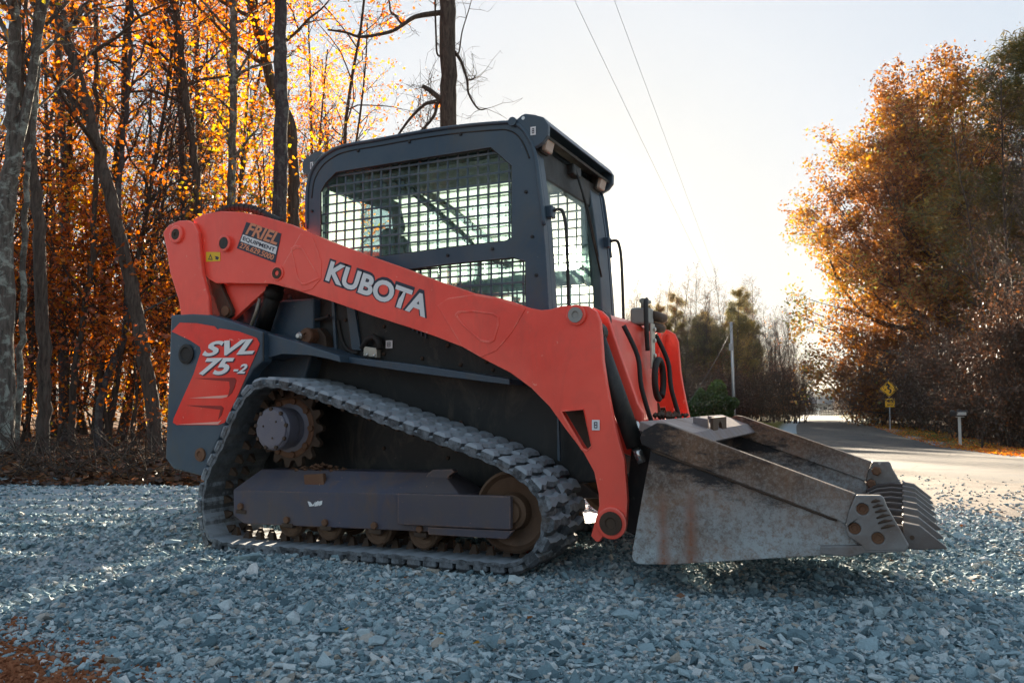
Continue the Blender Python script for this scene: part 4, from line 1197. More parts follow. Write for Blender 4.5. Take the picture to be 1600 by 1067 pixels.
def cab_side(s):
    f = MB()
    f.prism(cab_o, s * -.50, s * -.46, [win_u, win_l])
    fo = f.build('side_frame', M['navy'], CAB, .010)
    # steel screens: every bar by itself
    def bars(poly, x0, x1, n, zlines, nm):
        xs = [p_[0] for p_ in poly]; zs = [p_[1] for p_ in poly]
        def span(v_, ax):
            hit = []
            for i in range(len(poly)):
                a, b = poly[i], poly[(i + 1) % len(poly)]
                if (a[ax] - v_) * (b[ax] - v_) < 0:
                    t = (v_ - a[ax]) / (b[ax] - a[ax])
                    hit.append(a[1 - ax] + (b[1 - ax] - a[1 - ax]) * t)
            return (min(hit), max(hit)) if len(hit) >= 2 else None
        for i in range(n):
            x = x0 + (x1 - x0) * (i + .5) / n
            sp_ = span(x, 0)
            if sp_:
                MB().box((x, s * -.466, (sp_[0] + sp_[1]) / 2), (.0095, .006, sp_[1] - sp_[0] + .03)).build(nm, M['navy'], CAB)
        z = min(zs) + .02
        while z < max(zs):
            sp_ = span(z, 1)
            if sp_:
                MB().box(((sp_[0] + sp_[1]) / 2, s * -.472, z), (sp_[1] - sp_[0] + .03, .006, .0095)).build(nm, M['navy'], CAB)
            z += zlines
    for poly in (win_u, win_l):
        sq = [(p_[0], s * -.494, p_[1]) for p_ in poly]
        MB().tube(sq + [sq[0]], .006, 6).build('window_seal', M['hose'], CAB)
    bm_ = MB().lathe((0, 0, 0), [(.009, 0), (.009, s * -.006), (.006, s * -.008)], 6).mesh('bolt')
    bm_.materials.append(M['black'])
    for q_ in [(-0.704, 1.795), (-0.7, 1.632), (-0.394, 2.098), (-0.064, 2.102), (0.246, 2.098), (0.614, 1.757), (0.648, 1.532), (0.668, 1.342), (0.174, 1.477), (0.431, 1.49)]:
        o = link('bolt', bm_, None, CAB)
        o.location = (q_[0], s * -.50, q_[1])
    bars(win_u, min(p_[0] for p_ in win_u), max(p_[0] for p_ in win_u), 20, .052, 'screen_bar')
    bars(win_l, min(p_[0] for p_ in win_l), max(p_[0] for p_ in win_l), 14, .052, 'screen_bar')
    MB().prism([(p_[0], p_[1]) for p_ in [(-0.689, 1.505), (-0.698, 1.941), (-0.544, 2.031), (0.419, 2.034), (0.572, 1.906), (0.626, 1.157), (-0.215, 1.298)]], s * -.440, s * -.435).build('side_window', M['glass'] if s > 0 else M['clear_glass'], CAB)
cab_side(1)
cab_side(-1)
# roof shell, rear posts, visor
x0r, x1r = cab_o[2][0], cab_o[11][0]
rf = MB()
roof_prof = [(-0.726, 1.992), (-0.674, 2.066), (-0.59, 2.113), (-0.489, 2.134), (-0.268, 2.137), (-0.005, 2.141), (0.246, 2.137), (0.484, 2.12), (0.541, 2.108), (0.579, 2.083)]
inner_prof = [(p_[0] + (.03 if i < 2 else 0), p_[1] - .05) for i, p_ in enumerate(roof_prof)]
rf.prism(roof_prof + inner_prof[::-1], -.46, .46)
rf.build('roof', M['navy'], CAB, .008)
MB().prism([(roof_prof[0][0], roof_prof[0][1]), (roof_prof[0][0] + .05, roof_prof[0][1]), (roof_prof[0][0] + .05, 1.25), (roof_prof[0][0], 1.25)], -.46, -.36).build('rear_post', M['navy'], CAB, .006)
MB().prism([(roof_prof[0][0], roof_prof[0][1]), (roof_prof[0][0] + .05, roof_prof[0][1]), (roof_prof[0][0] + .05, 1.25), (roof_prof[0][0], 1.25)], .36, .46).build('rear_post', M['navy'], CAB, .006)
MB().box((roof_prof[0][0] + .02, 0, 1.72), (.008, .72, .72)).build('rear_window', M['clear_glass'], CAB)
MB().box((-.70, 0, 1.30), (.06, .92, .16)).build('rear_sill', M['navy'], CAB, .006)
# visor: curved overhang with two work lamps
vis = MB()
vp = [(0.541, 2.111), (0.558, 2.122), (0.59, 2.143), (0.611, 2.149), (0.663, 2.135), (0.71, 2.115), (0.734, 2.076), (0.732, 2.022), (0.703, 1.989), (0.662, 1.971), (0.621, 2.032), (0.579, 2.086)]
for sy in (-1, 1):
    MB().prism(vp, sy * .505, sy * .475).build('visor_end', M['navy'], CAB, .004)
    # rolled rim round the side frame
    rim = catmull([(p_[0], sy * .502, p_[1]) for p_ in cab_o[1:17]], 4)
    MB().tube(rim, .010, 8).build('frame_rim', M['navy'], CAB)
    rim2 = [((p_[0] - .0) * .955 - .0, sy * .5005, 1.62 + (p_[1] - 1.62) * .935) for p_ in cab_o[2:15]]
    MB().tube(catmull(rim2, 4), .004, 6).build('frame_groove', M['black'], CAB)
xs_ = [p_[0] for p_ in vp]; zs_ = [p_[1] for p_ in vp]
top_ = [(vp[0][0], vp[0][1]), (vp[5][0], vp[5][1]), (vp[6][0], vp[6][1]), (vp[6][0] - .012, vp[6][1]), (vp[5][0] - .008, vp[5][1] - .018), (vp[0][0], vp[0][1] - .02)]
MB().prism(top_, -.475, .475).build('visor', M['navy'], CAB, .004)
MB().box((vp[6][0] - .065, 0, vp[6][1] - .03), (.10, .945, .012), Matrix.Rotation(.35, 3, 'Y')).build('visor_liner', M['black'], CAB)
MB().box((vp[9][0] - .03, 0, vp[9][1] - .045), (.05, .905, .15)).build('front_header', M['black'], CAB, .008)
MB().lathe((vp[0][0] + .005, 0, vp[0][1] + .004), [(.022, -.52), (.022, -.44)], 16).build('visor_hinge', M['navy'], CAB)
for sy in (-1, 1):
    lm = MB().box((vp[6][0] - .045, sy * .40, vp[7][1] - .012), (.03, .09, .075), Matrix.Rotation(.25, 3, 'Y'))
    lb = lm.build('work_lamp', M['lens'], CAB, .008)
    MB().box((vp[6][0] - .075, sy * .40, vp[7][1] - .010), (.05, .10, .085), Matrix.Rotation(.25, 3, 'Y')).build('lamp_housing', M['black'], lb, .008)
    MB().lathe((vp[0][0] + .06, 0, vp[3][1] - .022), [(.009, sy * .474), (.009, sy * .5065)], 12).build('bolt_hole', M['bright'], CAB)
sticker((vp[5][0] - .055, vp[6][1] - .022), .028, .042, -.5065, CAB)
# rear marker lamp block
MB().prism([(-0.812, 2.09), (-0.781, 2.124), (-0.69, 2.149), (-0.667, 2.131), (-0.725, 2.087), (-0.76, 2.013), (-0.802, 2.029)], -.47, -.40).build('tail_lamp', M['navy'], CAB, .004)
sticker([(-0.739, 2.067)][0], .018, .04, -.4715, CAB)
# front posts: thin returns towards the door opening
fp = [(0.628, 2.027), (0.662, 1.943), (0.692, 1.729), (0.709, 1.583), (0.725, 1.338), (0.747, 0.938)]
for sy in (-1, 1):
    poly = [(p_[0] - .002, p_[1]) for p_ in fp] + [(p_[0] - .055, p_[1]) for p_ in fp[::-1]]
    MB().prism(poly, sy * .455, sy * (.385 if sy < 0 else .29)).build('front_post', M['navy'], CAB, .006)
    hx, hz0, hz1 = fp[3][0] + .075, 1.34, 1.69
    MB().tube(catmull([(fp[2][0] - .01, sy * .43, hz1 - .04), (hx - .03, sy * .43, hz1 - .02), (hx, sy * .43, hz1 - .05), (hx + .015, sy * .43, 1.5), (hx + .02, sy * .43, hz0 - .25), (hx - .02, sy * .43, hz0 - .30)], 6), .0085, 10).build('grab_handle', M['black'], CAB)
    MB().box((fp[2][0] + .015, sy * .43, hz1 - .03), (.05, .05, .06)).build('handle_bracket', M['navy'], CAB, .006)
MB().prism([(.66, 1.0), (.80, 1.0), (.76, 1.18), (.64, 1.18)], -.45, .45).build('cab_sill', M['navy'], CAB, .008)
# front glass and wiper
gq = [(fp[1][0] - .02, -.384, 2.0), (fp[1][0] - .02, .384, 2.0), (fp[5][0] - .04, .384, 1.15), (fp[5][0] - .04, -.384, 1.15)]
MB().add(gq + [(a - .005, b, c) for a, b, c in gq], [(0, 1, 2, 3), (7, 6, 5, 4), (0, 4, 5, 1), (1, 5, 6, 2), (2, 6, 7, 3), (3, 7, 4, 0)]).build('windscreen', M['clear_glass'], CAB)
wx = fp[2][0] + .012
MB().tube([(wx - .015, -.02, 1.98), (wx + .005, .12, 1.78), (wx + .012, .25, 1.55)], .007, 6).build('wiper_arm', M['black'], CAB)
MB().tube([(wx - .008, .06, 1.88), (wx + .016, .30, 1.44)], .006, 6).build('wiper_blade', M['black'], CAB)
MB().box((wx - .04, .0, 1.98), (.06, .12, .06)).build('wiper_motor', M['black'], CAB, .01)
# interior: seat, bar, levers, monitor
st = MB()
st.prism([(-.28, 1.02), (.22, 1.06), (.26, 1.12), (.20, 1.16), (-.18, 1.13), (-.22, 1.20), (-.34, 1.70), (-.40, 1.74), (-.46, 1.70), (-.38, 1.10)], -.23, .23)
so = st.build('seat', M['seat'], CAB, .03)
MB().prism([(-.36, 1.72), (-.33, 1.74), (-.37, 1.90), (-.42, 1.91), (-.45, 1.88), (-.42, 1.72)], -.13, .13).build('headrest', M['seat'], so, .025)
for sy in (-1, 1):
    MB().box((.02, sy * .30, 1.28), (.42, .09, .09)).build('armrest', M['seat'], CAB, .02)
    MB().tube(catmull([(.22, sy * .30, 1.30), (.26, sy * .30, 1.40), (.25, sy * .29, 1.50)], 4), .020, 8).build('joystick', M['black'], CAB)
MB().tube(catmull([(-.30, -.28, 1.98), (-.12, -.28, 1.86), (.16, -.28, 1.62), (.24, -.20, 1.52), (.24, .20, 1.52), (.16, .28, 1.62), (-.12, .28, 1.86), (-.30, .28, 1.98)], 5), .018, 8).build('safety_bar', M['black'], CAB)
MB().box((.50, -.30, 1.74), (.10, .10, .20)).build('monitor', M['black'], CAB, .01)
MB().tube(catmull([(.52, -.33, 1.95), (.54, -.34, 1.85), (.50, -.33, 1.78)], 4), .02, 8).build('monitor_stalk', M['black'], CAB)
MB().box((.05, 0, 2.00), (.9, .80, .03)).build('headliner', M['black'], CAB, .01)
MB().box((-.62, .22, 1.50), (.10, .22, .34)).build('air_unit', M['black'], CAB, .02)
fl_ = MB().box((.0, 0, 1.02), (1.35, .86, .06)).build('cab_floor', M['black'], CAB)

# ---------------- front between the arms
FR = MB().prism([(.93, .55), (1.03, .55), (1.00, 1.13), (.93, 1.17), (.90, 1.13)], -.49, .36).build('front_cross_plate', M['red'], L, .01)
MB().prism([(1.02, .52), (1.12, .48), (1.14, .62), (1.03, .64)], -.45, .45).build('cross_step', M['red'], FR, .01)
p = (1.023, 0.2, 0.85)
tor = [(1.075, p[1] + .085 * math.cos(RAD(a)), p[2] + .105 * math.sin(RAD(a))) for a in range(-60, 275, 12)]
MB().tube(tor, .018, 8).build('hose_loop', M['hose'], FR)
vb = (1.003, 0.15, 1.196)
VB = MB().box((1.0, vb[1], vb[2] - .01), (.10, .11, .09)).build('hydraulic_valve', M['valve'], L, .012)
MB().cyl((1.02, vb[1] - .02, vb[2] + .03), (1.02, vb[1] - .02, vb[2] + .085), .020, 12).build('valve_cap', M['valve'], VB)
MB().cyl((1.0, vb[1] - .01, vb[2] + .075), (1.02, vb[1] + .07, vb[2] + .075), .014, 10).build('valve_elbow', M['valve'], VB)
MB().cyl((1.03, vb[1] + .04, vb[2]), (1.06, vb[1] + .20, vb[2] - .005), .030, 14).build('coupler', M['darkrust'], VB)
MB().cyl((1.03, vb[1] + .04, vb[2] - .06), (1.06, vb[1] + .18, vb[2] - .062), .026, 14).build('coupler', M['darkrust'], VB)
BK = MB().box((1.055, vb[1], vb[2] - .17), (.012, .062, .24)).build('coupler_bracket', M['bracket'], VB, .003)
for dz in (-.08, -.14, -.22, -.27):
    MB().lathe((1.06, vb[1] + .008, vb[2] + dz), [(.013, 0), (.013, .010), (.008, .013)], 6, (1, 0, 0)).build('bolt', M['bright'], BK)
MB().tube(catmull([(1.03, vb[1] - .02, vb[2] + .08), (1.05, vb[1] - .10, vb[2] + .05), (1.06, vb[1] - .13, vb[2] - .06), (1.06, vb[1] - .11, vb[2] - .2)], 5), .012, 8).build('hose_line', M['hose'], VB)
for k, (yy, rr_) in enumerate(((.26, .013), (-.30, .012))):
    MB().tube(catmull([(1.04, yy, 1.10), (1.10, yy + .03, .95), (1.12, yy + .02, .80), (1.16, yy + .06, .62)], 5), rr_, 8).build('hydraulic_hose', M['hose'], FR)
qa = MB()
qa.prism([(1.10, .16), (1.20, .12), (1.24, .16), (1.30, .60), (1.22, .64), (1.14, .52)], -.52, -.40)
qa.prism([(1.10, .16), (1.20, .12), (1.24, .16), (1.30, .60), (1.22, .64), (1.14, .52)], .40, .52)
qa.prism([(1.17, .20), (1.235, .18), (1.285, .58), (1.22, .58)], -.399, .399)
qa.build('quick_hitch', M['black'], L, .006)

# ---------------- bucket
M['bucket_top'] = painted('worn_purple_steel', (.20, .18, .19), (.38, .33, .30), (.22, .14, .095), .42, .7, .45, scratch=.6, bumps=.2)
CUTW = [[(2.136, 0.38), (2.165, 0.386)], [(2.14, 0.362), (2.175, 0.371)], [(2.147, 0.345), (2.185, 0.354)], [(2.151, 0.325), (2.195, 0.339)], [(2.155, 0.307), (2.202, 0.321)], [(2.164, 0.29), (2.21, 0.304)]]
M['adapter'] = painted('dark_adapter_steel', (.060, .055, .056), (.30, .26, .23), (.07, .045, .03), .36, .7, .55, scratch=.6, bumps=.3)
M['tooth'] = painted('tooth_steel', (.13, .13, .135), (.45, .43, .41), (.09, .06, .045), .36, .7, .6, scratch=.6, bumps=.3)
TOPPL = [(1.27, .615), (1.275, .655), (1.43, .600), (1.47, .555), (1.455, .545), (1.40, .580)]
SIDE = [(1.328, 0.545), (1.325, 0.519), (1.292, 0.363), (1.258, 0.19), (1.244, 0.116), (1.249, 0.096), (1.273, 0.085), (1.393, 0.093), (2.061, 0.189), (2.095, 0.2), (2.04, 0.301), (2.017, 0.311)]
STRIP = [(1.286, 0.59), (1.301, 0.619), (1.358, 0.65), (1.393, 0.646), (2.084, 0.403), (2.063, 0.348), (2.049, 0.293), (2.018, 0.309), (1.334, 0.543), (1.292, 0.562)]
CUT = [(2.086, 0.402), (2.166, 0.405), (2.176, 0.396), (2.185, 0.367), (2.251, 0.238), (2.242, 0.219), (2.11, 0.208), (2.1, 0.226), (2.054, 0.255), (2.046, 0.284), (2.061, 0.344)]
BUCKET = MB()
bx = SIDE
# shell: floor, curved back and top lip of one rolled plate
prof = [bx[8], bx[7], bx[6], bx[5], bx[4], bx[3], bx[2], bx[1], (bx[0][0] + .005, bx[0][1]), (bx[0][0] + .02, bx[0][1] + .03)]
inn = [(bx[8][0], bx[8][1] + .018), (bx[7][0] + .10, bx[7][1] + .022), (bx[6][0] + .10, bx[6][1] + .03), (bx[5][0] + .06, bx[5][1] + .07), (bx[4][0] + .035, bx[4][1] + .10), (bx[3][0] + .022, bx[3][1] + .03), (bx[2][0] + .02, bx[2][1]), (bx[1][0] + .02, bx[1][1]), (bx[0][0] + .025, bx[0][1]), (bx[0][0] + .04, bx[0][1] + .03)]
BUCKET.prism(prof + inn[::-1], -.845, .845)
BK_ = BUCKET.build('bucket', M['bucket'], L, .003)
BK_['label'] = 'worn rusty steel bucket with teeth and side cutters'
for s in (-1, 1):
    MB().prism(SIDE, s * .862, s * .846).build('side_plate', M['bucket'], BK_, .003)
    y_ = s * .868
    MB().prism(STRIP, s * .872, s * .835).build('top_strip', M['bucket_strip'], BK_, .004)
    wl0, wl1 = STRIP[8], STRIP[7]
    wp = [(wl0[0] + (wl1[0] - wl0[0]) * k / 24, s * .864, wl0[1] + (wl1[1] - wl0[1]) * k / 24 - .004) for k in range(25)]
    MB().tube(wp, [.005 + .002 * (k % 2) for k in range(25)], 6).build('weld_seam', M['darkrust'], BK_)
    co = MB()
    holes = [circle(c_, .021, 14) for c_ in [(2.106, 0.354), (2.078, 0.284), (2.153, 0.255)]]
    co.prism(CUT, s * .893, s * .863, holes)
    cut = co.build('side_cutter', M['bucket_edge'], BK_, .004)
    for c_ in [(2.106, 0.354), (2.078, 0.284), (2.153, 0.255)]:
        MB().lathe((c_[0], 0, c_[1]), [(.0205, s * .84), (.0205, s * .884), (.012, s * .884), (.010, s * .880)], 16).build('recessed_bolt', M['rust'], cut)
        MB().lathe((c_[0], 0, c_[1]), [(.026, s * .846), (.026, s * .826), (.020, s * .820)], 6).build('nut', M['rust'], cut)
    for i in range(len(CUTW)):
        pa_, pb_ = CUTW[i][0], CUTW[i][1]
        MB().tube([(pa_[0], s * .893, pa_[1]), ((pa_[0] + pb_[0]) / 2, s * .896, (pa_[1] + pb_[1]) / 2 + .004), (pb_[0], s * .893, pb_[1])], [.003, .0065, .002], 6).build('weld_bead', M['darkrust'], cut)
# cutting edge
e0, e1 = bx[8], CUT[5]
MB().prism([(e0[0] - .10, e0[1] - .004), (e0[0] + .0, e0[1] - .006), (CUT[6][0], CUT[6][1] - .008), (CUT[5][0], CUT[5][1] - .004), (CUT[5][0] - .01, CUT[5][1] + .018), (e0[0] - .10, e0[1] + .024)], -.892, .892).build('cutting_edge', M['bucket_edge'], BK_, .003)
# top tube plate with bracket
MB().prism(TOPPL, -.834, .834).build('spill_plate', M['bucket_top'], BK_, .004)
NOTCH = [(TOPPL[2][0] - .02, TOPPL[2][1] - .02), (TOPPL[2][0] - .02, TOPPL[2][1] + .05), (TOPPL[2][0] - .09, TOPPL[2][1] + .06), (TOPPL[2][0] - .09, TOPPL[2][1] + .0)]
for yy in (-.16, .16):
    MB().prism(NOTCH, yy - .012, yy + .012).build('hook_cheek', M['bucket_top'], BK_, .003)
ar_ = [(-.16, -.055), (-.05, -.055)] + [(.05 * math.cos(RAD(180 - 15 * i)), -.055 + .045 * math.sin(RAD(180 - 15 * i))) for i in range(1, 12)] + [(.05, -.055), (.16, -.055), (.16, .012), (-.16, .012)]
mb_ = MB()
xh = TOPPL[2][0] + .004
n_ = len(ar_)
mb_.add([(xh, a, TOPPL[2][1] + b + .045) for a, b in ar_] + [(xh - .016, a, TOPPL[2][1] + b + .045) for a, b in ar_], [tuple(range(n_)), tuple(range(2 * n_ - 1, n_ - 1, -1))] + [(i, (i + 1) % n_, n_ + (i + 1) % n_, n_ + i) for i in range(n_)])
mb_.build('arched_bracket', M['darkrust'], BK_, .002)
# teeth
tip = [(2.372, 0.226)][0]
root_ = (CUT[5][0] - .03, CUT[5][1] + .012)
for k in range(8):
    y = -.80 + 1.60 * k / 7
    w = .022
    sh = MB()
    spine = [(root_[0] - .16, root_[1] + .025), (root_[0] - .10, root_[1] + .055), (root_[0] - .03, root_[1] + .066), (root_[0] + .03, root_[1] + .062), (root_[0] + .05, root_[1] + .05)]
    under = [(root_[0] + .05, root_[1] - .005), (root_[0] - .03, root_[1] + .0), (root_[0] - .16, root_[1] + .003)]
    sh.prism(spine + under, y - w * .8, y + w * .8)
    so_ = sh.build('tooth_adapter', M['adapter'], BK_, .006)
    x0_, x1_ = root_[0] + .02, tip[0]
    zt = tip[1]
    vs = [(x0_, -w * 1.3, zt - .012), (x0_, w * 1.3, zt - .012), (x0_, w * 1.1, root_[1] + .075), (x0_, -w * 1.1, root_[1] + .075),
          (x0_ + .055, -w * 1.2, zt - .012), (x0_ + .055, w * 1.2, zt - .012), (x0_ + .055, w * .9, root_[1] + .066), (x0_ + .055, -w * .9, root_[1] + .066),
          (x1_, -w * .55, zt - .004), (x1_, w * .55, zt - .004), (x1_ - .006, w * .5, zt + .005), (x1_ - .006, -w * .5, zt + .005)]
    tm = MB().add([(a, y + b, c) for a, b, c in vs], [(0, 3, 2, 1), (0, 1, 5, 4), (1, 2, 6, 5), (2, 3, 7, 6), (3, 0, 4, 7), (4, 5, 9, 8), (5, 6, 10, 9), (6, 7, 11, 10), (7, 4, 8, 11), (8, 9, 10, 11)])
    to_ = tm.build('tooth', M['tooth'], BK_, .004)
    MB().cyl((x0_ + .03, y - w * 1.32, zt + .03), (x0_ + .03, y + w * 1.32, zt + .03), .008, 8).build('tooth_pin', M['darkrust'], to_)
# soil and stones left on the bucket's top rail
rng = random.Random(5)
cl = MB()
for k in range(60):
    r_ = rng.uniform(.006, .018)
    c_ = Vector((TOPPL[1][0] - .01 - rng.random() * .09, rng.uniform(-.30, .12), TOPPL[1][1] + .004 + rng.random() * .012))
    vs = [c_ + Vector(d_) * r_ * rng.uniform(.7, 1.3) for d_ in ((1, 0, 0), (-1, 0, 0), (0, 1, 0), (0, -1, 0), (0, 0, 1), (0, 0, -1))]
    cl.add(vs, [(0, 2, 4), (2, 1, 4), (1, 3, 4), (3, 0, 4), (2, 0, 5), (1, 2, 5), (3, 1, 5), (0, 3, 5)])
so_ = cl.build('soil_crumbs', M['darkrust'], BK_)
so_['kind'] = 'stuff'

# ================================================================== trees and shrubs
def bark_mat(name, a, b_, lichen=0.):
    m, nt, b = new_mat(name)
    geo = nt.nodes.new('ShaderNodeNewGeometry')
    mp = nt.nodes.new('ShaderNodeMapping'); mp.inputs['Scale'].default_value = (1, 1, .16)
    nt.links.new(geo.outputs['Position'], mp.inputs['Vector'])
    n1 = noise(nt, 26, 8, .7, mp.outputs[0], .6)
    c = mix(nt, ramp(nt, n1, [(.35, g(0)), (.65, g(1))]), a, b_)
    if lichen:
        l_ = ramp(nt, noise(nt, 7, 7, .72, geo.outputs['Position'], .5), [(.50, g(0)), (.60, g(lichen))])
        c = mix(nt, l_, c, (.27, .30, .27))
    nt.links.new(c, b.inputs['Base Color'])
    b.inputs['Roughness'].default_value = .9
    b.inputs['Specular IOR Level'].default_value = .2
    bump(nt, b, n1, .8, .02)
    return m
M['bark'] = bark_mat('grey_brown_bark', (.030, .024, .020), (.105, .085, .072))
M['bark_lichen'] = bark_mat('lichen_bark', (.040, .036, .032), (.14, .125, .11), .85)
M['bark_dark'] = bark_mat('dark_bark', (.028, .024, .028), (.080, .068, .070), .25)
M['twig'] = bark_mat('twig_bark', (.030, .022, .018), (.085, .065, .052))
M['twig_pale'] = bark_mat('pale_twig_bark', (.09, .075, .06), (.22, .18, .145))

def fast_tubes(name, branches, mat, sides=5):
    """all limbs of ONE tree as one mesh: branches are (points, radii)"""
    V, F, base = [], [], 0
    ang = np.arange(sides) * 2 * math.pi / sides
    ca_, sa_ = np.cos(ang), np.sin(ang)
    for P, Rr in branches:
        P = np.asarray(P, float); k = len(P)
        T = np.gradient(P, axis=0); T /= np.linalg.norm(T, axis=1)[:, None] + 1e-9
        ref = np.array([1., 0, 0]) if abs(T[0][0]) < .8 else np.array([0, 1., 0])
        A = np.cross(T, ref); A /= np.linalg.norm(A, axis=1)[:, None] + 1e-9
        B = np.cross(T, A)
        ring = P[:, None, :] + (A[:, None, :] * ca_[None, :, None] + B[:, None, :] * sa_[None, :, None]) * np.asarray(Rr)[:, None, None]
        V.append(ring.reshape(-1, 3))
        i = base + np.arange(k * sides).reshape(k, sides)
        j = np.roll(i, -1, 1)
        F.append(np.stack([i[:-1], j[:-1], j[1:], i[1:]], -1).reshape(-1, 4))
        base += k * sides
    V, F = np.concatenate(V), np.concatenate(F)
    me = bpy.data.meshes.new(name)
    me.vertices.add(len(V)); me.vertices.foreach_set('co', V.astype(np.float32).reshape(-1))
    me.loops.add(F.size); me.loops.foreach_set('vertex_index', F.reshape(-1).astype(np.int32))
    me.polygons.add(len(F)); me.polygons.foreach_set('loop_start', (np.arange(len(F)) * 4).astype(np.int32))
    me.polygons.foreach_set('use_smooth', [True] * len(F))
    me.update(); me.validate()
    me.materials.append(mat)
    return me
def limb(rng, p0, d, length, r0, k=6, wander=.25, lift=.0, taper=.25):
    P = [np.array(p0, float)]
    d = np.array(d, float); d /= np.linalg.norm(d)
    for i in range(k - 1):
        d = d + rng.randn(3) * wander / math.sqrt(k) + np.array([0, 0, lift / k])
        d /= np.linalg.norm(d)
        P.append(P[-1] + d * length / (k - 1))
    return np.array(P), r0 * np.linspace(1, taper, k)
def boughs(rng, trunk, tr, n, z0, length, angle=(.5, 1.1), lift=.4, sub=4, twig=3, sides_keep=None, shrink=.55, lz=None):
    """side limbs, branchlets and twigs grown off a trunk; returns limbs and the twig points where leaves sit"""
    out, tips = [], []
    Z = trunk[:, 2]
    for i in range(n):
        f = z0 + (1 - z0) * (i + rng.rand()) / n
        t = f * (len(trunk) - 1); j = min(int(t), len(trunk) - 2); w = t - j
        p = trunk[j] * (1 - w) + trunk[j + 1] * w
        r = (tr[j] * (1 - w) + tr[j + 1] * w)
        az = rng.rand() * 6.283 if sides_keep is None else sides_keep + rng.randn() * .8
        el = rng.uniform(*angle)
        d = np.array([math.cos(az) * math.sin(el), math.sin(az) * math.sin(el), math.cos(el)])
        Lb = length * (1 - shrink * (f - z0) / (1 - z0 + 1e-6)) * rng.uniform(.7, 1.15)
        P, Rr = limb(rng, p, d, Lb, max(.008, min(r * .5, .03 + .018 * Lb)), 7, .45, lift)
        out.append((P, Rr))
        for s in range(sub):
            t2 = rng.uniform(.25, 1) * (len(P) - 1); j2 = min(int(t2), len(P) - 2)
            q = P[j2] + (P[j2 + 1] - P[j2]) * (t2 - j2)
            d2 = (P[j2 + 1] - P[j2]); d2 /= np.linalg.norm(d2)
            d2 = d2 + rng.randn(3) * .75
            P2, R2 = limb(rng, q, d2, Lb * rng.uniform(.25, .5), max(.005, Rr[j2] * .55), 5, .5, .3)
            out.append((P2, R2))
            tips.append(P2[2:])
            for w_ in range(twig):
                q2 = P2[rng.randint(1, 5)]
                P3_, R3 = limb(rng, q2, (P2[-1] - P2[0]) + rng.randn(3) * .6 * np.linalg.norm(P2[-1] - P2[0]), Lb * rng.uniform(.12, .25), .004, 4, .5, .2, .4)
                out.append((P3_, R3))
                tips.append(P3_[1:])
    return out, np.concatenate(tips)
def leafed(rng, tips, n, spread):
    return tips[rng.randint(0, len(tips), n)] + rng.randn(n, 3) * spread
def tone_of(rng, C_, s=.9):
    """neighbouring leaves turn together: patchy tones through the crown"""
    a = np.sin(C_[:, 0] * s + 1.1) + np.sin(C_[:, 1] * s * 1.2 + .4) + np.sin(C_[:, 2] * s * 1.1 + 2.2)
    return np.clip(.5 + .14 * a + .20 * rng.randn(len(C_)), 0, 1)

def straight(rng, H, r0, k=12, lean=(0, 0), wob_=.15):
    z = np.linspace(0, 1, k)
    P = np.stack([lean[0] * H * z + np.cumsum(rng.randn(k)) * wob_ * .25, lean[1] * H * z + np.cumsum(rng.randn(k)) * wob_ * .25, H * z], -1)
    P[0] = 0
    return P, r0 * (1 - .75 * z) * np.where(z < .04, 1.35, 1)

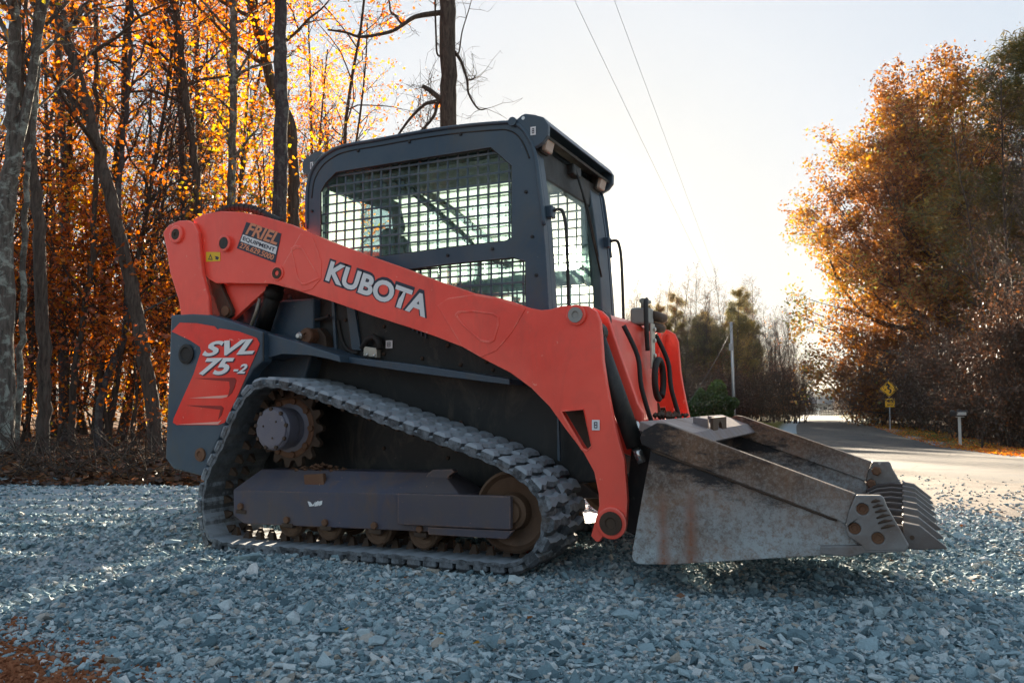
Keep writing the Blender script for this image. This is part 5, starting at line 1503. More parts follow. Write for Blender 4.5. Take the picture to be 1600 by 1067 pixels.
def variant(seed, kind):
    """(trunk mesh, crown mesh) of one tree form, foot at the origin"""
    rng = np.random.RandomState(seed)
    if kind == 'tall':          # slender wood tree, leafy all the way up
        H = rng.uniform(11, 15)
        T, tr = straight(rng, H, rng.uniform(.06, .11), 14, rng.randn(2) * .05)
        br, tips = boughs(rng, T, tr, 30, .10, 2.6, (.6, 1.3), .5, 4, 3)
        C_ = leafed(rng, tips, 1500, .16); size, mat, bm = .095, M['leaf_orange'], M['twig']
    elif kind == 'sapling':     # understorey beech or oak holding its leaves
        H = rng.uniform(3.2, 6.0)
        T, tr = straight(rng, H, rng.uniform(.025, .045), 10, rng.randn(2) * .10, .2)
        br, tips = boughs(rng, T, tr, 22, .06, 1.7, (.8, 1.4), .25, 4, 3)
        C_ = leafed(rng, tips, 1450, .13); size, mat, bm = .088, M['leaf_orange'], M['twig']
    elif kind == 'bare':        # leafless tree, a few brown leaves left
        H = rng.uniform(9, 13)
        T, tr = straight(rng, H, rng.uniform(.07, .12), 14, rng.randn(2) * .06)
        br, tips = boughs(rng, T, tr, 34, .22, 2.6, (.4, 1.0), .6, 6, 5)
        C_ = leafed(rng, tips, 700, .12); size, mat, bm = .09, M['leaf_brown'], M['twig']
    elif kind == 'pine':        # bare lower trunk, clumped needles above
        H = rng.uniform(10, 13)
        T, tr = straight(rng, H, rng.uniform(.09, .13), 14, rng.randn(2) * .03, .08)
        br, tips = boughs(rng, T, tr, 34, .42, 2.2, (1.0, 1.5), .35, 5, 4, shrink=.7)
        C_ = leafed(rng, tips, 24000, .13); size, mat, bm = .17, M['needles'], M['bark']
    elif kind == 'thicket':     # dense tangle of stems at the wood's edge
        H = rng.uniform(3.5, 5.5)
        br, tips = [], []
        for k in range(9):
            T, tr = straight(rng, H * rng.uniform(.6, 1), .03, 9, rng.randn(2) * .22, .35)
            T = T + np.array([rng.randn() * .5, rng.randn() * .5, 0])
            b_, t_ = boughs(rng, T, tr, 12, .05, 1.5, (.5, 1.4), .1, 4, 3)
            br += [(T, tr)] + b_; tips.append(t_)
        tips = np.concatenate(tips)
        C_ = leafed(rng, tips, 5200, .15); size, mat, bm = .085, M['leaf_brown'], M['twig']
        return fast_tubes('stems', br, bm, 4), leaf_cloud('foliage', C_, size, mat, rng, 0, tone_of(rng, C_))
    br = [(T, tr)] + br
    fl_ = fast_tubes('trunk', br, bm, 5)
    return fl_, leaf_cloud('crown', C_, size, mat, rng, .25, tone_of(rng, C_), .07 if kind == 'pine' else .32)

BRUSH = br_.build('dry_brush', M['twig'], None)
BRUSH['kind'] = 'stuff'
tag(BRUSH, 'dry brush and twigs tangled along the edge of the wood', 'brush')
FORMS = {k: [variant(100 * i + j, k) for j in range(n)] for i, (k, n) in enumerate((('tall', 5), ('sapling', 5), ('bare', 4), ('pine', 4), ('thicket', 4)))}
RT = random.Random(21)
def plant(name, form, x, y, label, cat, group, scale=1.0, rot=None, names=('trunk', 'crown'), sink=.05, crown_mat=None):
    z = ground(x, y)
    e = empty(name, (x, y, z - sink))
    e.rotation_euler.z = RT.random() * 6.283 if rot is None else rot
    e.scale = (scale, scale, scale * RT.uniform(.92, 1.1))
    link(names[0], form[0], None, e)
    c = link(names[1], form[1], None, e)
    if crown_mat is not None:
        c.material_slots[0].link = 'OBJECT'
        c.material_slots[0].material = crown_mat
    tag(e, label, cat, group)
    return e
def at_col(px, D):
    """ground position on a bearing (1270 units = 45 degrees, 800 = straight ahead of the viewpoint) at distance D"""
    return xy((px - 800) / 1270 * D, D)

# ---- trees that can be told apart: traced course, own depth and girth
def hero(name, label, course, w0, w1, bark, seed, extend=6.0, limbs=14, z0=.45, leaves=2500, length=2.2, mat='leaf_orange', extra=(), side=12, size=.085):
    """trunk through world points, running on above the frame, with its own boughs"""
    rng = np.random.RandomState(seed)
    P = np.array(course, float)
    foot = P[0].copy()
    foot[2] = min(foot[2], ground(foot[0], foot[1])) - .05
    if P[0][2] > ground(P[0][0], P[0][1]) + .2:
        P = np.vstack([foot, P])
    else:
        P[0] = foot
    d = P[-1] - P[-2]; d /= np.linalg.norm(d); d = d * .6 + np.array([0, 0, .4]); d /= np.linalg.norm(d)
    P = np.vstack([P, P[-1] + d * extend * .5, P[-1] + d * extend])
    P = catmull(P, 5)
    P[1:-1] += rng.randn(len(P) - 2, 3) * .012
    f = np.linspace(0, 1, len(P))
    fr = (len(P) - 1 - 10) / (len(P) - 1)
    rad = np.where(f < fr, w0 + (w1 - w0) * f / fr, w1 * (1 - .8 * (f - fr) / (1 - fr)))
    rad[:2] *= (1.5, 1.2)
    e = empty(name, tuple(P[0]))
    O = P[0].copy()
    tm = fast_tubes('trunk', [(P - O, rad)], bark, side)
    link('trunk', tm, None, e)
    br, tips = boughs(rng, P - O, rad, limbs, z0, length, (.6, 1.3), .5, 4, 3)
    for (c_, ra, rb) in extra:
        Q = catmull(np.array(c_) - O, 5)
        br.append((Q, np.linspace(ra, rb, len(Q))))
        for k in range(10):
            q = Q[rng.randint(len(Q) // 3, len(Q))]
            P3_, R3 = limb(rng, q, rng.randn(3) * np.array([1, 1, .6]) + np.array([0, 0, .3]), rng.uniform(.3, .9), .006, 5, .6, .2, .3)
            br.append((P3_, R3))
            for h in range(3):
                br.append(limb(rng, P3_[rng.randint(1, 5)], rng.randn(3), rng.uniform(.12, .35), .003, 4, .5, .1, .4))
    link('limbs', fast_tubes('limbs', br, bark, 5), None, e)
    if leaves:
        C_ = leafed(rng, tips, int(leaves * .4), .18)
        link('crown', leaf_cloud('crown', C_, size, M[mat], rng, .25, tone_of(rng, C_)), None, e)
    tag(e, label, 'tree')
    return e
hero('forked_tree', 'grey lichen-covered tree forking in two at the left edge of the picture', [(-7.267, 2.008, -0.1553), (-7.2173, 1.9216, 1.225), (-7.1734, 1.8473, 2.4187), (-7.1255, 1.8166, 3.0902), (-7.0441, 1.8198, 3.5379), (-7.0207, 1.7881, 4.0751), (-7.0042, 1.7537, 4.6048), (-6.9742, 1.7257, 5.1345), (-6.9926, 1.6776, 5.6269)], .125, .055, M['bark_lichen'], 1, 5, 8, .6, 1200, 1.8,
     extra=[([(-7.0537, 1.8224, 3.4483), (-6.9236, 1.8453, 3.9408), (-6.8127, 1.8562, 4.4705), (-6.7285, 1.8536, 5.0077), (-6.642, 1.8634, 5.4031), (-6.5674, 1.8634, 5.8508)], .062, .045), ([(-6.7709, 1.8554, 4.7316), (-6.5976, 1.9265, 4.8808), (-6.4568, 1.979, 5.0674), (-6.3342, 2.0347, 5.1047)], .02, .01)])
hero('leaning_tree', 'dark trunk leaning far left, rising beside the loader rear', [(-7.7186, 4.5725, -0.1742), (-7.7293, 4.5072, 0.5798), (-7.8245, 4.3998, 1.3526), (-7.8933, 4.3247, 1.8804), (-7.9906, 4.2216, 2.5872), (-8.0852, 4.1348, 3.1055), (-8.1951, 4.0363, 3.6804), (-8.3212, 3.9277, 4.2836), (-8.4314, 3.8297, 4.849), (-8.5596, 3.7254, 5.3862), (-8.6727, 3.6335, 5.8574), (-8.7785, 3.5482, 6.291), (-8.8814, 3.4567, 6.8187)], .105, .075, M['bark'], 2, 5, 10, .5, 2200)
hero('straight_tree', 'thick brown trunk bending slightly left, next to the forked grey tree', [(-7.7961, 2.8672, -0.1671), (-7.7568, 2.8235, 0.6163), (-7.7381, 2.7843, 1.2183), (-7.7302, 2.6913, 2.4305), (-7.7567, 2.6127, 3.2551), (-7.8207, 2.5359, 3.8324), (-7.8228, 2.502, 4.2447), (-7.7552, 2.4948, 4.7395), (-7.6899, 2.4734, 5.3992), (-7.6396, 2.4448, 6.0589)], .085, .055, M['bark'], 3, 5, 10, .5, 2000)
hero('slim_tree', 'slim pale stem close beside the thick brown trunk near the left edge', [(-7.4398, 2.2549, -0.1066), (-7.4081, 2.2424, 0.2397), (-7.3484, 2.2071, 1.0402), (-7.2841, 2.1801, 1.7636), (-7.2503, 2.1274, 2.6257), (-7.2103, 2.0974, 3.2414), (-7.1028, 2.0874, 4.011), (-7.0371, 2.0574, 4.7807), (-6.9944, 2.004, 5.7043)], .040, .028, M['bark_lichen'], 4, 4, 8, .5, 900)
hero('pine_tree', 'tall dark straight trunk right behind the dealer sticker', [(-6.8065, 6.1094, -0.0257), (-6.7309, 5.9988, 1.812), (-6.6577, 5.8935, 3.5681), (-6.6191, 5.8484, 4.3645), (-6.5732, 5.7881, 5.3956), (-6.5541, 5.7246, 6.3043), (-6.5269, 5.6561, 7.3253)], .125, .098, M['bark_dark'], 5, 7, 10, .8, 1500)
hero('twisted_tree', 'brown trunk slanting behind the tall dark straight trunk', [(-7.8797, 7.8281, -0.1435), (-7.8277, 7.6648, 2.2126), (-7.7837, 7.5456, 3.9679), (-7.754, 7.4836, 4.9221), (-7.7992, 7.3866, 5.8645), (-8.0196, 7.2453, 6.3122), (-8.153, 7.1273, 6.9895), (-8.2768, 7.0167, 7.6316), (-8.4076, 6.9069, 8.2206)], .11, .085, M['bark'], 6, 6, 12, .5, 3000)
hero('ivy_tree', 'grey trunk with dark leaf clumps, midway between the twin trunks and the tall dark one', [(-8.2087, 6.554, -0.0846), (-8.1403, 6.4111, 2.1144), (-8.0737, 6.2849, 4.0935), (-8.03, 6.232, 5.0171), (-7.9814, 6.1815, 5.9407), (-7.9523, 6.1208, 6.8753), (-7.9225, 6.0587, 7.8319)], .075, .06, M['bark_lichen'], 7, 6, 18, .3, 4200, 1.5)
hero('twin_tree', 'right-hand of two close trunks rising behind the loader rear pin', [(-8.6959, 6.3206, -0.0846), (-8.6374, 6.1729, 2.1144), (-8.6004, 6.0448, 3.9396), (-8.5969, 5.9991, 4.5333), (-8.6571, 5.9079, 5.314), (-8.7346, 5.8145, 6.0177), (-8.7658, 5.7521, 6.6114), (-8.8145, 5.6752, 7.2821), (-8.867, 5.6062, 7.8319)], .075, .06, M['bark'], 8, 6, 12, .45, 2800)
hero('twin_tree', 'left-hand of two close trunks rising behind the loader rear pin', [(-9.7224, 6.9452, -0.1435), (-9.6597, 6.787, 2.2126), (-9.611, 6.6579, 4.121), (-9.6072, 6.6117, 4.7218), (-9.5934, 6.5392, 5.7114), (-9.6074, 6.4591, 6.6302), (-9.6262, 6.3889, 7.396), (-9.6182, 6.3175, 8.3384)], .065, .05, M['bark_dark'], 9, 6, 12, .45, 2800)
hero('crooked_tree', 'thin crooked trunk with a sharp bend low behind the orange saplings', [(-9.3776, 4.8897, -0.1789), (-9.3605, 4.8539, 0.3724), (-9.2781, 4.8477, 0.9442), (-9.0884, 4.9019, 1.4036), (-8.9378, 4.943, 1.7916), (-8.8872, 4.9086, 2.5267), (-8.9388, 4.8267, 3.2414), (-8.9503, 4.756, 4.0582), (-8.8695, 4.7294, 4.875), (-8.7639, 4.6985, 5.8959), (-8.6764, 4.6344, 7.2232)], .065, .030, M['bark_dark'], 10, 4, 14, .3, 2500)
hero('thin_tree', 'thin trunk leaning right between the brown trunk and the leaning one', [(-9.7653, 4.704, -0.1789), (-9.6887, 4.6387, 1.0973), (-9.6422, 4.6365, 1.4036), (-9.5191, 4.6401, 2.0979), (-9.3937, 4.639, 2.8636), (-9.345, 4.6321, 3.2414), (-9.2827, 4.5967, 4.0582), (-9.2324, 4.5393, 5.0791), (-9.2191, 4.4641, 6.1001), (-9.1841, 4.3911, 7.2232)], .055, .032, M['bark'], 11, 4, 14, .3, 2600)
hero('stout_tree', 'short stout trunk showing low between the orange saplings', [(-11.7304, 5.9972, -0.3202), (-11.6901, 5.913, 0.9756), (-11.6729, 5.8224, 2.2126), (-11.583, 5.7714, 3.3906), (-11.5816, 5.6591, 4.8043), (-11.5765, 5.5392, 6.3357), (-11.5714, 5.4193, 7.8672)], .085, .05, M['bark_dark'], 12, 4, 14, .35, 2600)
hero('dead_tree', 'big bare trunk with broken stubs rising behind the cab roof', [(-5.298, 9.0273, 0.3277), (-5.2207, 8.8385, 3.155), (-5.1506, 8.665, 5.7467), (-5.1246, 8.5834, 6.9248), (-5.0986, 8.5017, 8.1028), (-5.0872, 8.4507, 8.8096)], .165, .140, M['bark'], 13, 5, 6, .9, 0, 2.0,
     extra=[([(-5.1592, 8.4915, 7.8672), (-5.4962, 8.3338, 7.8201), (-5.6844, 8.2484, 7.7612), (-5.8752, 8.1682, 7.6198), (-6.0919, 8.0738, 7.502), (-6.5472, 7.8623, 7.4195), (-6.8109, 7.7293, 7.502), (-7.1077, 7.5834, 7.5491)], .055, .018),
            ([(-5.8589, 8.1751, 7.6316), (-5.9709, 8.1083, 7.7965), (-6.0532, 8.0613, 7.8908), (-6.0785, 8.0322, 8.1028), (-6.2541, 7.934, 8.2795)], .025, .012),
            ([(-5.1793, 8.6155, 6.1944), (-5.3141, 8.5415, 6.3122), (-5.4383, 8.4726, 6.43), (-5.5635, 8.406, 6.5124)], .060, .040),
            ([(-5.2204, 8.5921, 6.2415), (-5.4022, 8.5068, 6.2179), (-5.5532, 8.4392, 6.159), (-5.7956, 8.3438, 5.8999), (-5.9965, 8.2711, 5.6053)], .045, .022),
            ([(-5.2318, 8.5885, 6.2179), (-5.3178, 8.5492, 6.1944), (-5.389, 8.5339, 5.9588), (-5.5884, 8.4581, 5.7114), (-5.7526, 8.3907, 5.57)], .040, .022),
            ([(-5.0739, 8.587, 7.1839), (-4.9803, 8.6375, 7.1132), (-4.8903, 8.6957, 6.9248), (-4.8142, 8.7556, 6.6302), (-4.7957, 8.7852, 6.3711), (-4.6497, 8.8768, 6.1001), (-4.5112, 8.9432, 6.1001)], .040, .012),
            ([(-4.8245, 8.7498, 6.642), (-4.7503, 8.7863, 6.6302), (-4.6743, 8.8189, 6.6774)], .022, .014),
            ([(-5.0137, 8.6252, 7.0661), (-4.9369, 8.6564, 7.1368), (-4.8719, 8.6574, 7.5138), (-4.7416, 8.686, 7.9379), (-4.6332, 8.7059, 8.3384)], .020, .006),
            ([(-5.2054, 8.5334, 7.0661), (-5.2998, 8.4844, 7.1132), (-5.3086, 8.4482, 7.5138), (-5.301, 8.4048, 8.1028), (-5.251, 8.4099, 8.3384)], .020, .018)])

# ---- the wood on the left, by the dozen
WOOD = 'trees of the wood left of the loader'
k = 0
for i in range(38):
    px_, D = -60 + 600 * (i * .618034 % 1), 15 + 24 * RT.random() ** 1.1
    x, y = at_col(px_, D)
    plant('woodland_tree', FORMS['tall'][i % 5], x, y, 'slender orange-leaved tree standing deep in the wood behind the loader', 'tree', WOOD, RT.uniform(.75, 1.15))
for i in range(40):
    px_, D = -70 + 600 * (i * .618034 % 1), 12.5 + 14 * RT.random()
    x, y = at_col(px_, D)
    plant('orange_sapling', FORMS['sapling'][i % 5], x, y, 'orange-leaved sapling growing low among the trunks of the wood', 'sapling', 'orange saplings under the wood', RT.uniform(.6, 1.05))
for i in range(15):
    x, y = at_col(-40 + 500 * (i * .618034 % 1), 12 + 9 * RT.random())
    plant('slender_tree', FORMS['bare'][i % 4], x, y, 'slender leafless stem among the trunks at the wood edge', 'tree', 'slender bare stems in the wood', RT.uniform(.5, .75))
for i in range(9):
    x, y = at_col(470 + 130 * i / 8 + RT.uniform(-10, 10), 14 + 7 * RT.random())
    plant('bare_sapling', FORMS['bare'][i % 4], x, y, 'thin nearly leafless sapling reaching up beside the cab', 'sapling', 'bare saplings beside the cab', RT.uniform(.42, .62))

# ---- big russet oak and its neighbours right of the road
def oak():
    rng = np.random.RandomState(77)
    base = np.array((5.5673, 59.6201, -1.0293))
    ppm = 1270 / 42.
    e = empty('oak_tree', tuple(base - np.array([0, 0, .1])))
    e.scale = (1.333, 1.333, 1.333)
    H = 17.0
    rt = np.array([CY, SY, 0.]); fw = np.array([-SY, CY, 0.])
    T = np.array([[0, 0, 0], [.1, 0, 3], [0, .1, 6], [-.3, 0, 9], [-.5, 0, 12], [-.4, 0, 15]], float)
    T = catmull(T, 4); tr = np.linspace(.36, .06, len(T))
    br = [(T, tr)]
    tips = []
    # scaffold limbs aimed at points spread through the crown
    def crown_pt():
        # crown outline in metres: left reach by height (z above ground)
        z = rng.uniform(1.8, 18.5)
        reach = np.interp(z, [1.5, 2.5, 3.8, 6.5, 9.1, 11.8, 14.1, 16, 17.5, 18.7], [6.2, 7.6, 8.2, 8.5, 8.5, 8.1, 6.9, 5.2, 3.8, 2.0])
        a = rng.uniform(0, 2 * math.pi)
        r = reach * math.sqrt(rng.uniform(.20, 1))
        v = rt * r * math.cos(a) + fw * r * math.sin(a) * .6
        v[2] = z
        return v
    for i in range(330):
        tgt = crown_pt()
        t0 = np.clip((tgt[2] * .62 - .5) / 15, .08, .95) * (len(T) - 1)
        j = min(int(t0), len(T) - 2)
        s = T[j]
        mid = (s * .45 + tgt * .55) + rng.randn(3) * .5
        P = catmull(np.array([s, s * .75 + tgt * .25 + rng.randn(3) * .25 + np.array([0, 0, .3]), mid, tgt]), 4)
        L_ = np.linalg.norm(tgt - s)
        br.append((P, np.linspace(.018 + .008 * L_, .012, len(P))))
        for k in range(7):
            q = P[rng.randint(len(P) // 2, len(P))]
            P2, R2 = limb(rng, q, rng.randn(3) + (tgt - s) / L_ * .8, rng.uniform(.6, 1.5), .014, 5, .5, .2)
            br.append((P2, R2)); tips.append(P2[1:])
            for h in range(3):
                P3_, R3 = limb(rng, P2[rng.randint(1, 5)], rng.randn(3) + (tgt - s) / L_ * .4, rng.uniform(.3, .7), .007, 4, .5, .1)
                br.append((P3_, R3)); tips.append(P3_[1:])
    # the long low limb over the road
    Q = catmull(np.array([T[7], T[7] - rt * 1.0 + [0, 0, .2], T[7] - rt * 2.6 + [0, 0, -.1], T[7] - rt * 4.2 + [0, 0, .35], T[7] - rt * 5.6 + [0, 0, 1.8], T[7] - rt * 6.4 + [0, 0, 3.6]]), 5)
    br.append((Q, np.linspace(.19, .05, len(Q))))
    link('trunk', fast_tubes('trunk', br, M['bark'], 5), None, e)
    tips = np.concatenate(tips)
    C_ = leafed(rng, tips, 185000, .24)
    # leaves thin out on the shaded road-away side and inside
    side = C_ @ rt
    keep = rng.rand(len(C_)) < np.clip(1.0 - .06 * (side + 1.0), .55, 1)
    C_ = C_[keep]
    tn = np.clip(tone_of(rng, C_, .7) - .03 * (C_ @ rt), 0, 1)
    link('crown', leaf_cloud('crown', C_, .165, M['leaf_oak'], rng, .2, tn), None, e)
    tag(e, 'huge round russet-leaved oak spreading over the road at the right', 'tree')
oak()
n_b = 0
for (px_, D, kind, sc, lab) in ((1612, 47, 'pine', 2.05, 'tallest pine with yellow-green boughs in the top right corner'), (1690, 44, 'pine', 1.7, 'broad pine half out of the picture behind the tallest pine')):
    x, y = at_col(px_, D)
    e_ = plant('pine_tree', FORMS['pine'][n_b], x, y, lab, 'tree', 'pines right of the road', sc); n_b += 1
    e_.scale = (sc * 1.35, sc * 1.35, sc)
for i, (px_, D, sc) in enumerate(((1560, 38, 1.10), (1585, 33, 1.0), (1630, 29, 1.0), (1575, 40, 1.3), (1680, 30, 1.2), (1612, 30, .8), (1640, 36, 1.3))):
    x, y = at_col(px_, D)
    plant('bare_tree', FORMS['bare'][i % 4], x, y, 'twiggy grey-brown tree mixed in with the oak right of the road', 'tree', 'bare trees right of the road', sc)
for i in range(30):
    px_ = 1352 + 290 * (i * .618034 % 1)
    D = np.interp(px_, [1340, 1400, 1500, 1600, 1660], [64, 54, 38, 28, 24]) * RT.uniform(1.0, 1.2)
    x, y = at_col(px_, D)
    plant('thicket_bush', FORMS['thicket'][i % 4], x, y, 'tangled brown bush in the thicket along the far side of the road', 'bush', 'brown thicket beyond the road', RT.uniform(.75, 1.2) * (1 + .008 * (D - 25)), names=('stems', 'foliage'))

# ---- tree line on the left of the road
ROW = 'tree line left of the far road'
for i in range(72):
    f = (i * .618034) % 1
    px_, D = 985 + 262 * f, 62 + 30 * RT.random() + 18 * f
    x, y = at_col(px_, D)
    kind = 'pine' if (f < .72 and i % 2) else 'bare'
    sc = RT.uniform(.80, .98) * D / 85 * (1.0 if kind == 'pine' else 1.12) * (1 - .15 * max(0, f - .6) / .4)
    plant('pine_tree' if kind == 'pine' else 'bare_tree', FORMS[kind][i % 4], x, y,
          'dark green pine in the row behind the bucket' if kind == 'pine' else 'bare brown tree in the row where the road bends', 'tree', ROW, sc)
for i in range(12):
    x, y = at_col(850 + 140 * (i * .618034 % 1), 74 + 20 * RT.random())
    plant('thicket_bush', FORMS['thicket'][i % 4], x, y, 'low brown bush behind the loader at the end of the far tree row', 'bush', 'low bushes behind the loader', RT.uniform(.9, 1.3), names=('stems', 'foliage'))
x, y = at_col(1146, 74)
plant('pine_tree', FORMS['pine'][1], x, y, 'sparse-topped pine rising above the row beside the utility pole', 'tree', ROW, 1.02)
x, y = at_col(1213, 92)
plant('bare_tree', FORMS['tall'][2], x, y, 'narrow rusty-leaved tree, tallest at the right end of the row', 'tree', ROW, .82)
for i in range(30):
    px_ = 990 + 255 * ((i * .618034) % 1)
    x, y = at_col(px_, 60 + 25 * RT.random())
    plant('thicket_bush', FORMS['thicket'][i % 4], x, y, 'brown undergrowth bush at the foot of the far tree row', 'bush', 'undergrowth below the far tree row', RT.uniform(.8, 1.25), names=('stems', 'foliage'))
def shrub(px_, D, h, w, label):
    rng = np.random.RandomState(int(px_))
    x, y = at_col(px_, D)
    e = empty('evergreen_shrub', (x, y, ground(x, y) - .05))
    br = [limb(rng, (rng.randn() * .2, rng.randn() * .2, 0), (rng.randn() * .5, rng.randn() * .5, 1), h * .85, .03, 6, .4) for k in range(14)]
    link('stems', fast_tubes('stems', br, M['twig'], 5), None, e)
    a = rng.randn(9000, 3); a /= np.linalg.norm(a, axis=1)[:, None]
    rr = (.55 + .45 * rng.rand(9000) ** .4) * (1 + .16 * np.sin(a[:, 0] * 5 + 1) + .13 * np.sin(a[:, 2] * 7))
    C_ = a * rr[:, None] * np.array([w, w, h * .55]) + np.array([0, 0, h * .52])
    C_ = C_[C_[:, 2] > .05]
    link('foliage', leaf_cloud('foliage', C_, .17, M['leaf_green'], rng, .2, tone_of(rng, C_, 1.5)), None, e)
    tag(e, label, 'shrub')
shrub(1118, 56, 2.7, 1.5, 'round glossy dark green shrub left of the utility pole')
shrub(1092, 55, 2.2, 1.0, 'lower yellow-green shrub just above the near bucket corner')
for i, (px_, D, s_) in enumerate(((1392, 66, .42), (1378, 64, .40), (1342, 76, .45))):
    x, y = at_col(px_, D)
    plant('roadside_bush', FORMS['sapling'][i], x, y, ['small golden bush below the speed plaque', 'golden bush at the road edge left of the sign', 'yellow bush past the sign where the road bends'][i], 'bush', 'golden bushes along the road', s_, names=('stems', 'foliage'))

# ================================================================== roadside things and the far view
def simple(name, col, rough=.6, metal=0.):
    return painted(name, col, tuple(min(1, c * 1.6) for c in col), tuple(c * .7 for c in col), rough, .3, metal, scratch=.2, bumps=.03)
M['sign_yellow'] = simple('sign_yellow', (.90, .47, .015), .5)
M['sign_black'] = simple('sign_black', (.015, .015, .015), .5)
M['post'] = simple('galvanised_post', (.34, .36, .38), .45, .6)
M['wood'] = simple('weathered_wood', (.25, .21, .17), .85)
M['white_paint'] = simple('white_paint', (.72, .72, .70), .6)
M['mail_black'] = simple('mailbox_black', (.012, .013, .016), .3)
M['wire'] = simple('wire', (.05, .05, .055), .6)

def face_frame(x, y):
    """axes for a thing whose face looks back along the road at the viewer"""
    d = Vector((CAM.x - x, CAM.y - y, 0)).normalized()
    return d, Vector((-d.y, d.x, 0))
def facing(x, y):
    return math.atan2(CAM.x - x, -(CAM.y - y))
# utility pole with meter box and service mast
px_, py_ = xy((1146 - 800) / 1270 * 58, 58)
gz = ground(px_, py_)
e = empty('utility_pole', (px_, py_, gz))
e.rotation_euler.z = facing(px_, py_)
MB().tube([(0, 0, -.3), (-.03, 0, 3.5), (-.10, 0, 7.35)], [.13, .115, .10], 12).build('pole', M['post'], e)
MB().tube([(.03, -.15, -.2), (.0, -.15, 3.0), (-.05, -.145, 5.3)], .035, 8).build('conduit', M['white_paint'], e)
MB().box((-.16, -.16, 5.55), (.24, .16, .50)).build('meter_box', M['post'], e, .02)
MB().box((-.10, 0, 7.28), (.5, .06, .08)).build('insulator_bar', M['wood'], e, .01)
tag(e, 'slim grey utility pole with a small box, left of the road bend', 'pole')
top = Vector((px_, py_, gz + 7.25))
def cable(name, a, b, sag, label, r=.012, n=28):
    a, b = Vector(a), Vector(b)
    P = [a.lerp(b, i / n) - Vector((0, 0, sag * 4 * (i / n) * (1 - i / n))) for i in range(n + 1)]
    tag(MB().tube(P, r, 6).build(name, M['wire'], None), label, 'cable', 'overhead cables')
cable('overhead_cable', top + (Vector((-1.6139, 5.8537, 6.485)) - top) * 1.9, top + Vector((-.15, 0, 0)), .12, 'upper-left of the two thin overhead cables crossing the sky', .0035)
cable('overhead_cable', top + (Vector((-1.2389, 6.0333, 6.485)) - top) * 1.9, top + Vector((.15, 0, 0)), .12, 'right-hand of the two thin overhead cables crossing the sky', .0035)
cable('guy_wire', top + Vector((0, 0, -.3)), (-10.0519, 42.1569, -0.9594), .5, 'slack pale wire running down left from the utility pole', .016)
for k, (ya, yb, lab) in enumerate(((604, 603, 'upper of two sagging cables across the road bend'), (609, 606, 'lower of two sagging cables across the road bend'))):
    pts_ = [(-12.5919, 122.03, 3.2846), (1.4681, 128.76, 3.2846)]
    cable('road_cable', Vector(pts_[0]) - Vector((0, 0, .45 * k)), Vector(pts_[1]) - Vector((0, 0, .3 * k)), 1.0, lab, .03)

# winding-road sign with speed plaque
sx, sy = xy((1388 - 800) / 1270 * 48, 48)
gz = ground(sx, sy)
e = empty('road_sign', (sx, sy, gz))
e.rotation_euler.z = facing(sx, sy)
MB().box((0, .03, 1.40), (.07, .05, 3.1)).build('post', M['post'], e)
zc = 2.42
Dm = .50
dia = MB().prism([(0, zc - Dm), (Dm, zc), (0, zc + Dm), (-Dm, zc)], -.012, .004).build('diamond_panel', M['sign_yellow'], e, .01)
bd = .43
MB().prism([(0, zc - bd - .03), (bd + .03, zc), (0, zc + bd + .03), (-bd - .03, zc)], -.0155, -.0125, [[(0, zc - bd), (bd, zc), (0, zc + bd), (-bd, zc)]]).build('printed_border', M['sign_black'], dia)
cl_ = [(.02, zc - .26), (.09, zc - .16), (.09, zc - .07), (-.04, zc + .01), (-.05, zc + .08), (.02, zc + .14), (-.04, zc + .22)]
lft, rgt = [], []
C2 = catmull(cl_, 5)
for i, q in enumerate(C2):
    t = C2[min(i + 1, len(C2) - 1)] - C2[max(i - 1, 0)]; t /= np.linalg.norm(t)
    n_ = np.array([-t[1], t[0]]) * .042
    lft.append(tuple(q + n_)); rgt.append(tuple(q - n_))
MB().prism(lft + rgt[::-1], -.016, -.0125).build('printed_curve', M['sign_black'], dia)
MB().prism([(-.17, zc + .17), (.05, zc + .22), (-.09, zc + .36)], -.016, -.0125).build('printed_arrowhead', M['sign_black'], dia)
plq = MB().box((.03, -.004, 1.60), (.52, .016, .50)).build('speed_plaque', M['sign_yellow'], e, .02)
text('speed_number', '45', M['sign_black'], plq, (-.16, -.016, 1.60), .38, .20, bold=.03)
text('speed_unit', 'MPH', M['sign_black'], plq, (-.12, -.016, 1.43), .30, .09, bold=.02)
tag(e, 'yellow diamond winding-road sign with a 45 plaque below it', 'road sign')

def mailbox(px0, D, rz, post_mat, box_mat, label, s=1.0, num=None):
    x, y = xy((px0 - 800) / 1270 * D, D)
    e = empty('mailbox', (x, y, ground(x, y)))
    e.rotation_euler.z = facing(x, y) + rz
    e.scale = (s, s, s)
    MB().box((0, 0, .48), (.10, .10, 1.1)).build('post', post_mat, e, .006)
    MB().box((0, 0, 1.03), (.34, .16, .03)).build('shelf', post_mat, e, .004)
    prof_ = [(-.10, 1.05), (.10, 1.05), (.10, 1.18)] + [(.10 * math.cos(RAD(a)), 1.18 + .10 * math.sin(RAD(a))) for a in range(15, 180, 15)] + [(-.10, 1.18)]
    bx_ = MB().add([(-.28, a, b) for a, b in prof_] + [(.28, a, b) for a, b in prof_], [tuple(range(len(prof_))), tuple(range(2 * len(prof_) - 1, len(prof_) - 1, -1))] + [(i, (i + 1) % len(prof_), len(prof_) + (i + 1) % len(prof_), len(prof_) + i) for i in range(len(prof_))])
    b = bx_.build('box', box_mat, e, .006)
    MB().box((-.286, 0, 1.15), (.012, .17, .18)).build('door', box_mat, b, .004)
    if num:
        MB().box((.08, -.103, 1.15), (.30, .004, .11)).build('number_plate', M['white_paint'], b)
    tag(e, label, 'mailbox')
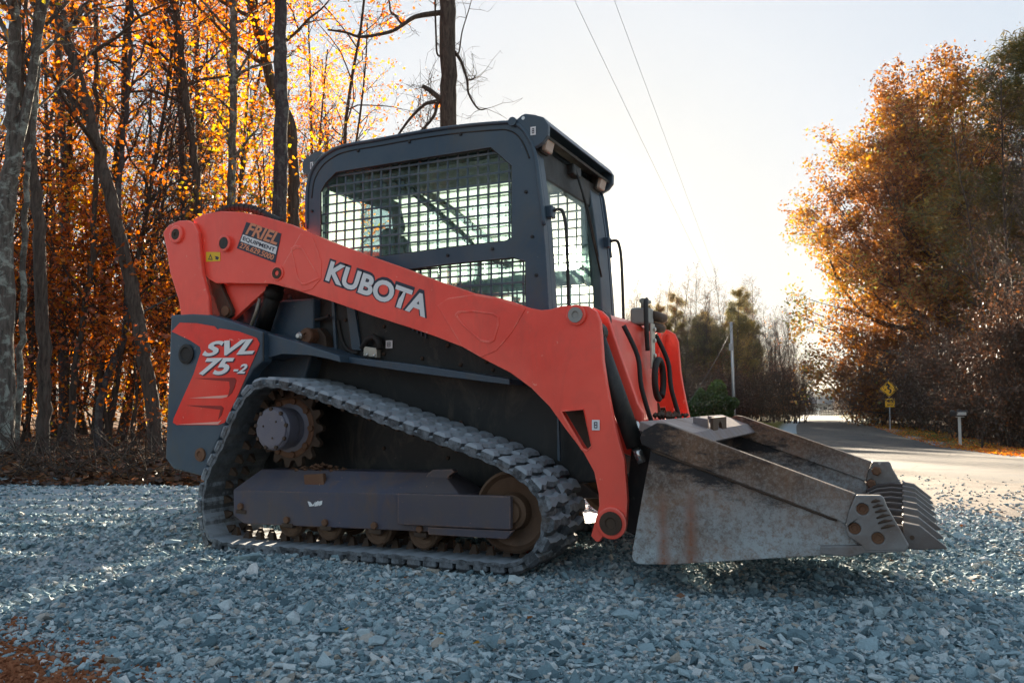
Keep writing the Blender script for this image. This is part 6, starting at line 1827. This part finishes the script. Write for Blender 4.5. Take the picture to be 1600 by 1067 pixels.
mailbox(1496, 31.5, .0, M['white_paint'], M['mail_black'], 'black mailbox on a pale post before the brown thicket', 1.05, True)
mailbox(1346, 70, .5, M['white_paint'], M['white_paint'], 'white mailbox far down the road on the grass verge', 1.0)
mailbox(1336, 72, .3, M['wood'], M['mail_black'], 'small dark mailbox beside the far white mailbox', .9)

# field fence, house, orchard bush and ridges in the distance
fa, fb = Vector((-18.5574, 207.74, -3.036)), Vector((-5.4744, 158.56, -2.036))
e = empty('field_fence', tuple(fa))
prev = None
for i in range(19):
    q = fa.lerp(fb, i / 18); q.z = ground(q.x, q.y)
    MB().box((q.x - fa.x, q.y - fa.y, q.z - fa.z + .55), (.16, .16, 1.3)).build('fence_post', M['wood'], e)
    if prev is not None:
        for h in (.45, .95):
            MB().tube([(prev.x - fa.x, prev.y - fa.y, prev.z - fa.z + h), (q.x - fa.x, q.y - fa.y, q.z - fa.z + h)], .05, 5).build('fence_rail', M['wood'], e)
    prev = q
tag(e, 'long wooden field fence beyond the road bend', 'fence')
hx, hy = xy((1271 - 800) / 1270 * 260, 260)
e = empty('farmhouse', (hx, hy, ground(hx, hy)))
e.rotation_euler.z = facing(hx, hy)
wl_ = MB().box((0, 0, 1.8), (11, 7, 3.9)).build('wall', simple('house_wall', (.30, .27, .25), .8), e)
rfm = MB().add([(-6, -4, 3.7), (6, -4, 3.7), (6, 4, 3.7), (-6, 4, 3.7), (-6, 0, 6.0), (6, 0, 6.0)], [(0, 1, 5, 4), (2, 3, 4, 5), (0, 4, 3), (1, 2, 5), (0, 3, 2, 1)])
rfm.build('roof', simple('house_roof', (.10, .095, .095), .8), e)
for wx_ in (-3.6, -1.2, 3.2):
    MB().box((wx_, -3.53, 2.1), (1.2, .08, 1.4)).build('window', M['mail_black'], e)
MB().box((1.1, -3.53, 1.3), (1.1, .08, 2.4)).build('door', M['white_paint'], e)
tag(e, 'low grey farmhouse far off beyond the road bend', 'house')

def ridge(name, D, u0, u1, h0, amp, seed, col):
    rng = np.random.RandomState(seed)
    n, m_ = 220, 26
    us = np.linspace(u0, u1, n)
    prof_ = h0 + amp * (np.sin(us / 170 + seed) + .6 * np.sin(us / 71 + 2 * seed) + .3 * np.sin(us / 31))
    vs, fs = [], []
    for j in range(m_):
        t = j / (m_ - 1)
        for i in range(n):
            x, y = xy(us[i], D + 330 * t)
            vs.append((x, y, -10 + (prof_[i] + 10) * math.sin(t * math.pi / 2) + (rng.rand() * 7 - 3.5) * (t > .05)))
    for j in range(m_ - 1):
        for i in range(n - 1):
            a = j * n + i
            fs.append((a, a + 1, a + n + 1, a + n))
    o = MB().add(vs, fs).build(name, col, None)
    o['kind'] = 'structure'
def wood_mat(name, a, b_):
    m, nt, b = new_mat(name)
    P = coords(nt)
    nt.links.new(mix(nt, ramp(nt, noise(nt, .10, 9, .8, P), [(.35, g(0)), (.65, g(1))]), a, b_), b.inputs['Base Color'])
    b.inputs['Roughness'].default_value = 1.0
    b.inputs['Specular IOR Level'].default_value = 0
    return m
ridge('hills', 420, -1500, 1500, 5, 3, 1, wood_mat('wooded_hillside', (.055, .060, .050), (.115, .095, .070)))
ridge('far_hills', 1100, -2600, 2600, 21, 4, 2, wood_mat('far_wooded_hillside', (.06, .068, .062), (.10, .098, .085)))
for i, (pp, D, s_) in enumerate(((1325, 170, .95), (1338, 165, .8), (1246, 205, .8), (1310, 230, 1.1))):
    x, y = at_col(pp, D)
    plant('field_bush', FORMS['thicket'][i % 4], x, y, ['pale brown bush behind the fence near the sign', 'rounded bush at the fence end beside the oak', 'reddish bush left of the farmhouse', 'grey bush in the field beyond the fence'][i], 'bush', 'bushes in the far field', s_ * 1.2, names=('stems', 'foliage'))

# ------------------------------------------------------------------ autumn haze: one even box of pale air round the whole place
hz = MB().box((0, 0, 0), (9000, 9000, 50))
HZ = hz.build('haze', None)
HZ.location = (0, 0, 12)
HZ['kind'] = 'stuff'
hm_ = bpy.data.materials.new('haze'); hm_.use_nodes = True
hn = hm_.node_tree.nodes; hn.clear()
pv = hn.new('ShaderNodeVolumePrincipled')
pv.inputs['Color'].default_value = (.93, .95, 1.0, 1)
pv.inputs['Density'].default_value = .00003
pv.inputs['Anisotropy'].default_value = .55
ho_ = hn.new('ShaderNodeOutputMaterial')
hm_.node_tree.links.new(pv.outputs[0], ho_.inputs['Volume'])
HZ.data.materials.append(hm_)
tag(HZ, 'thin pale autumn haze hanging over the road and fields', 'haze')
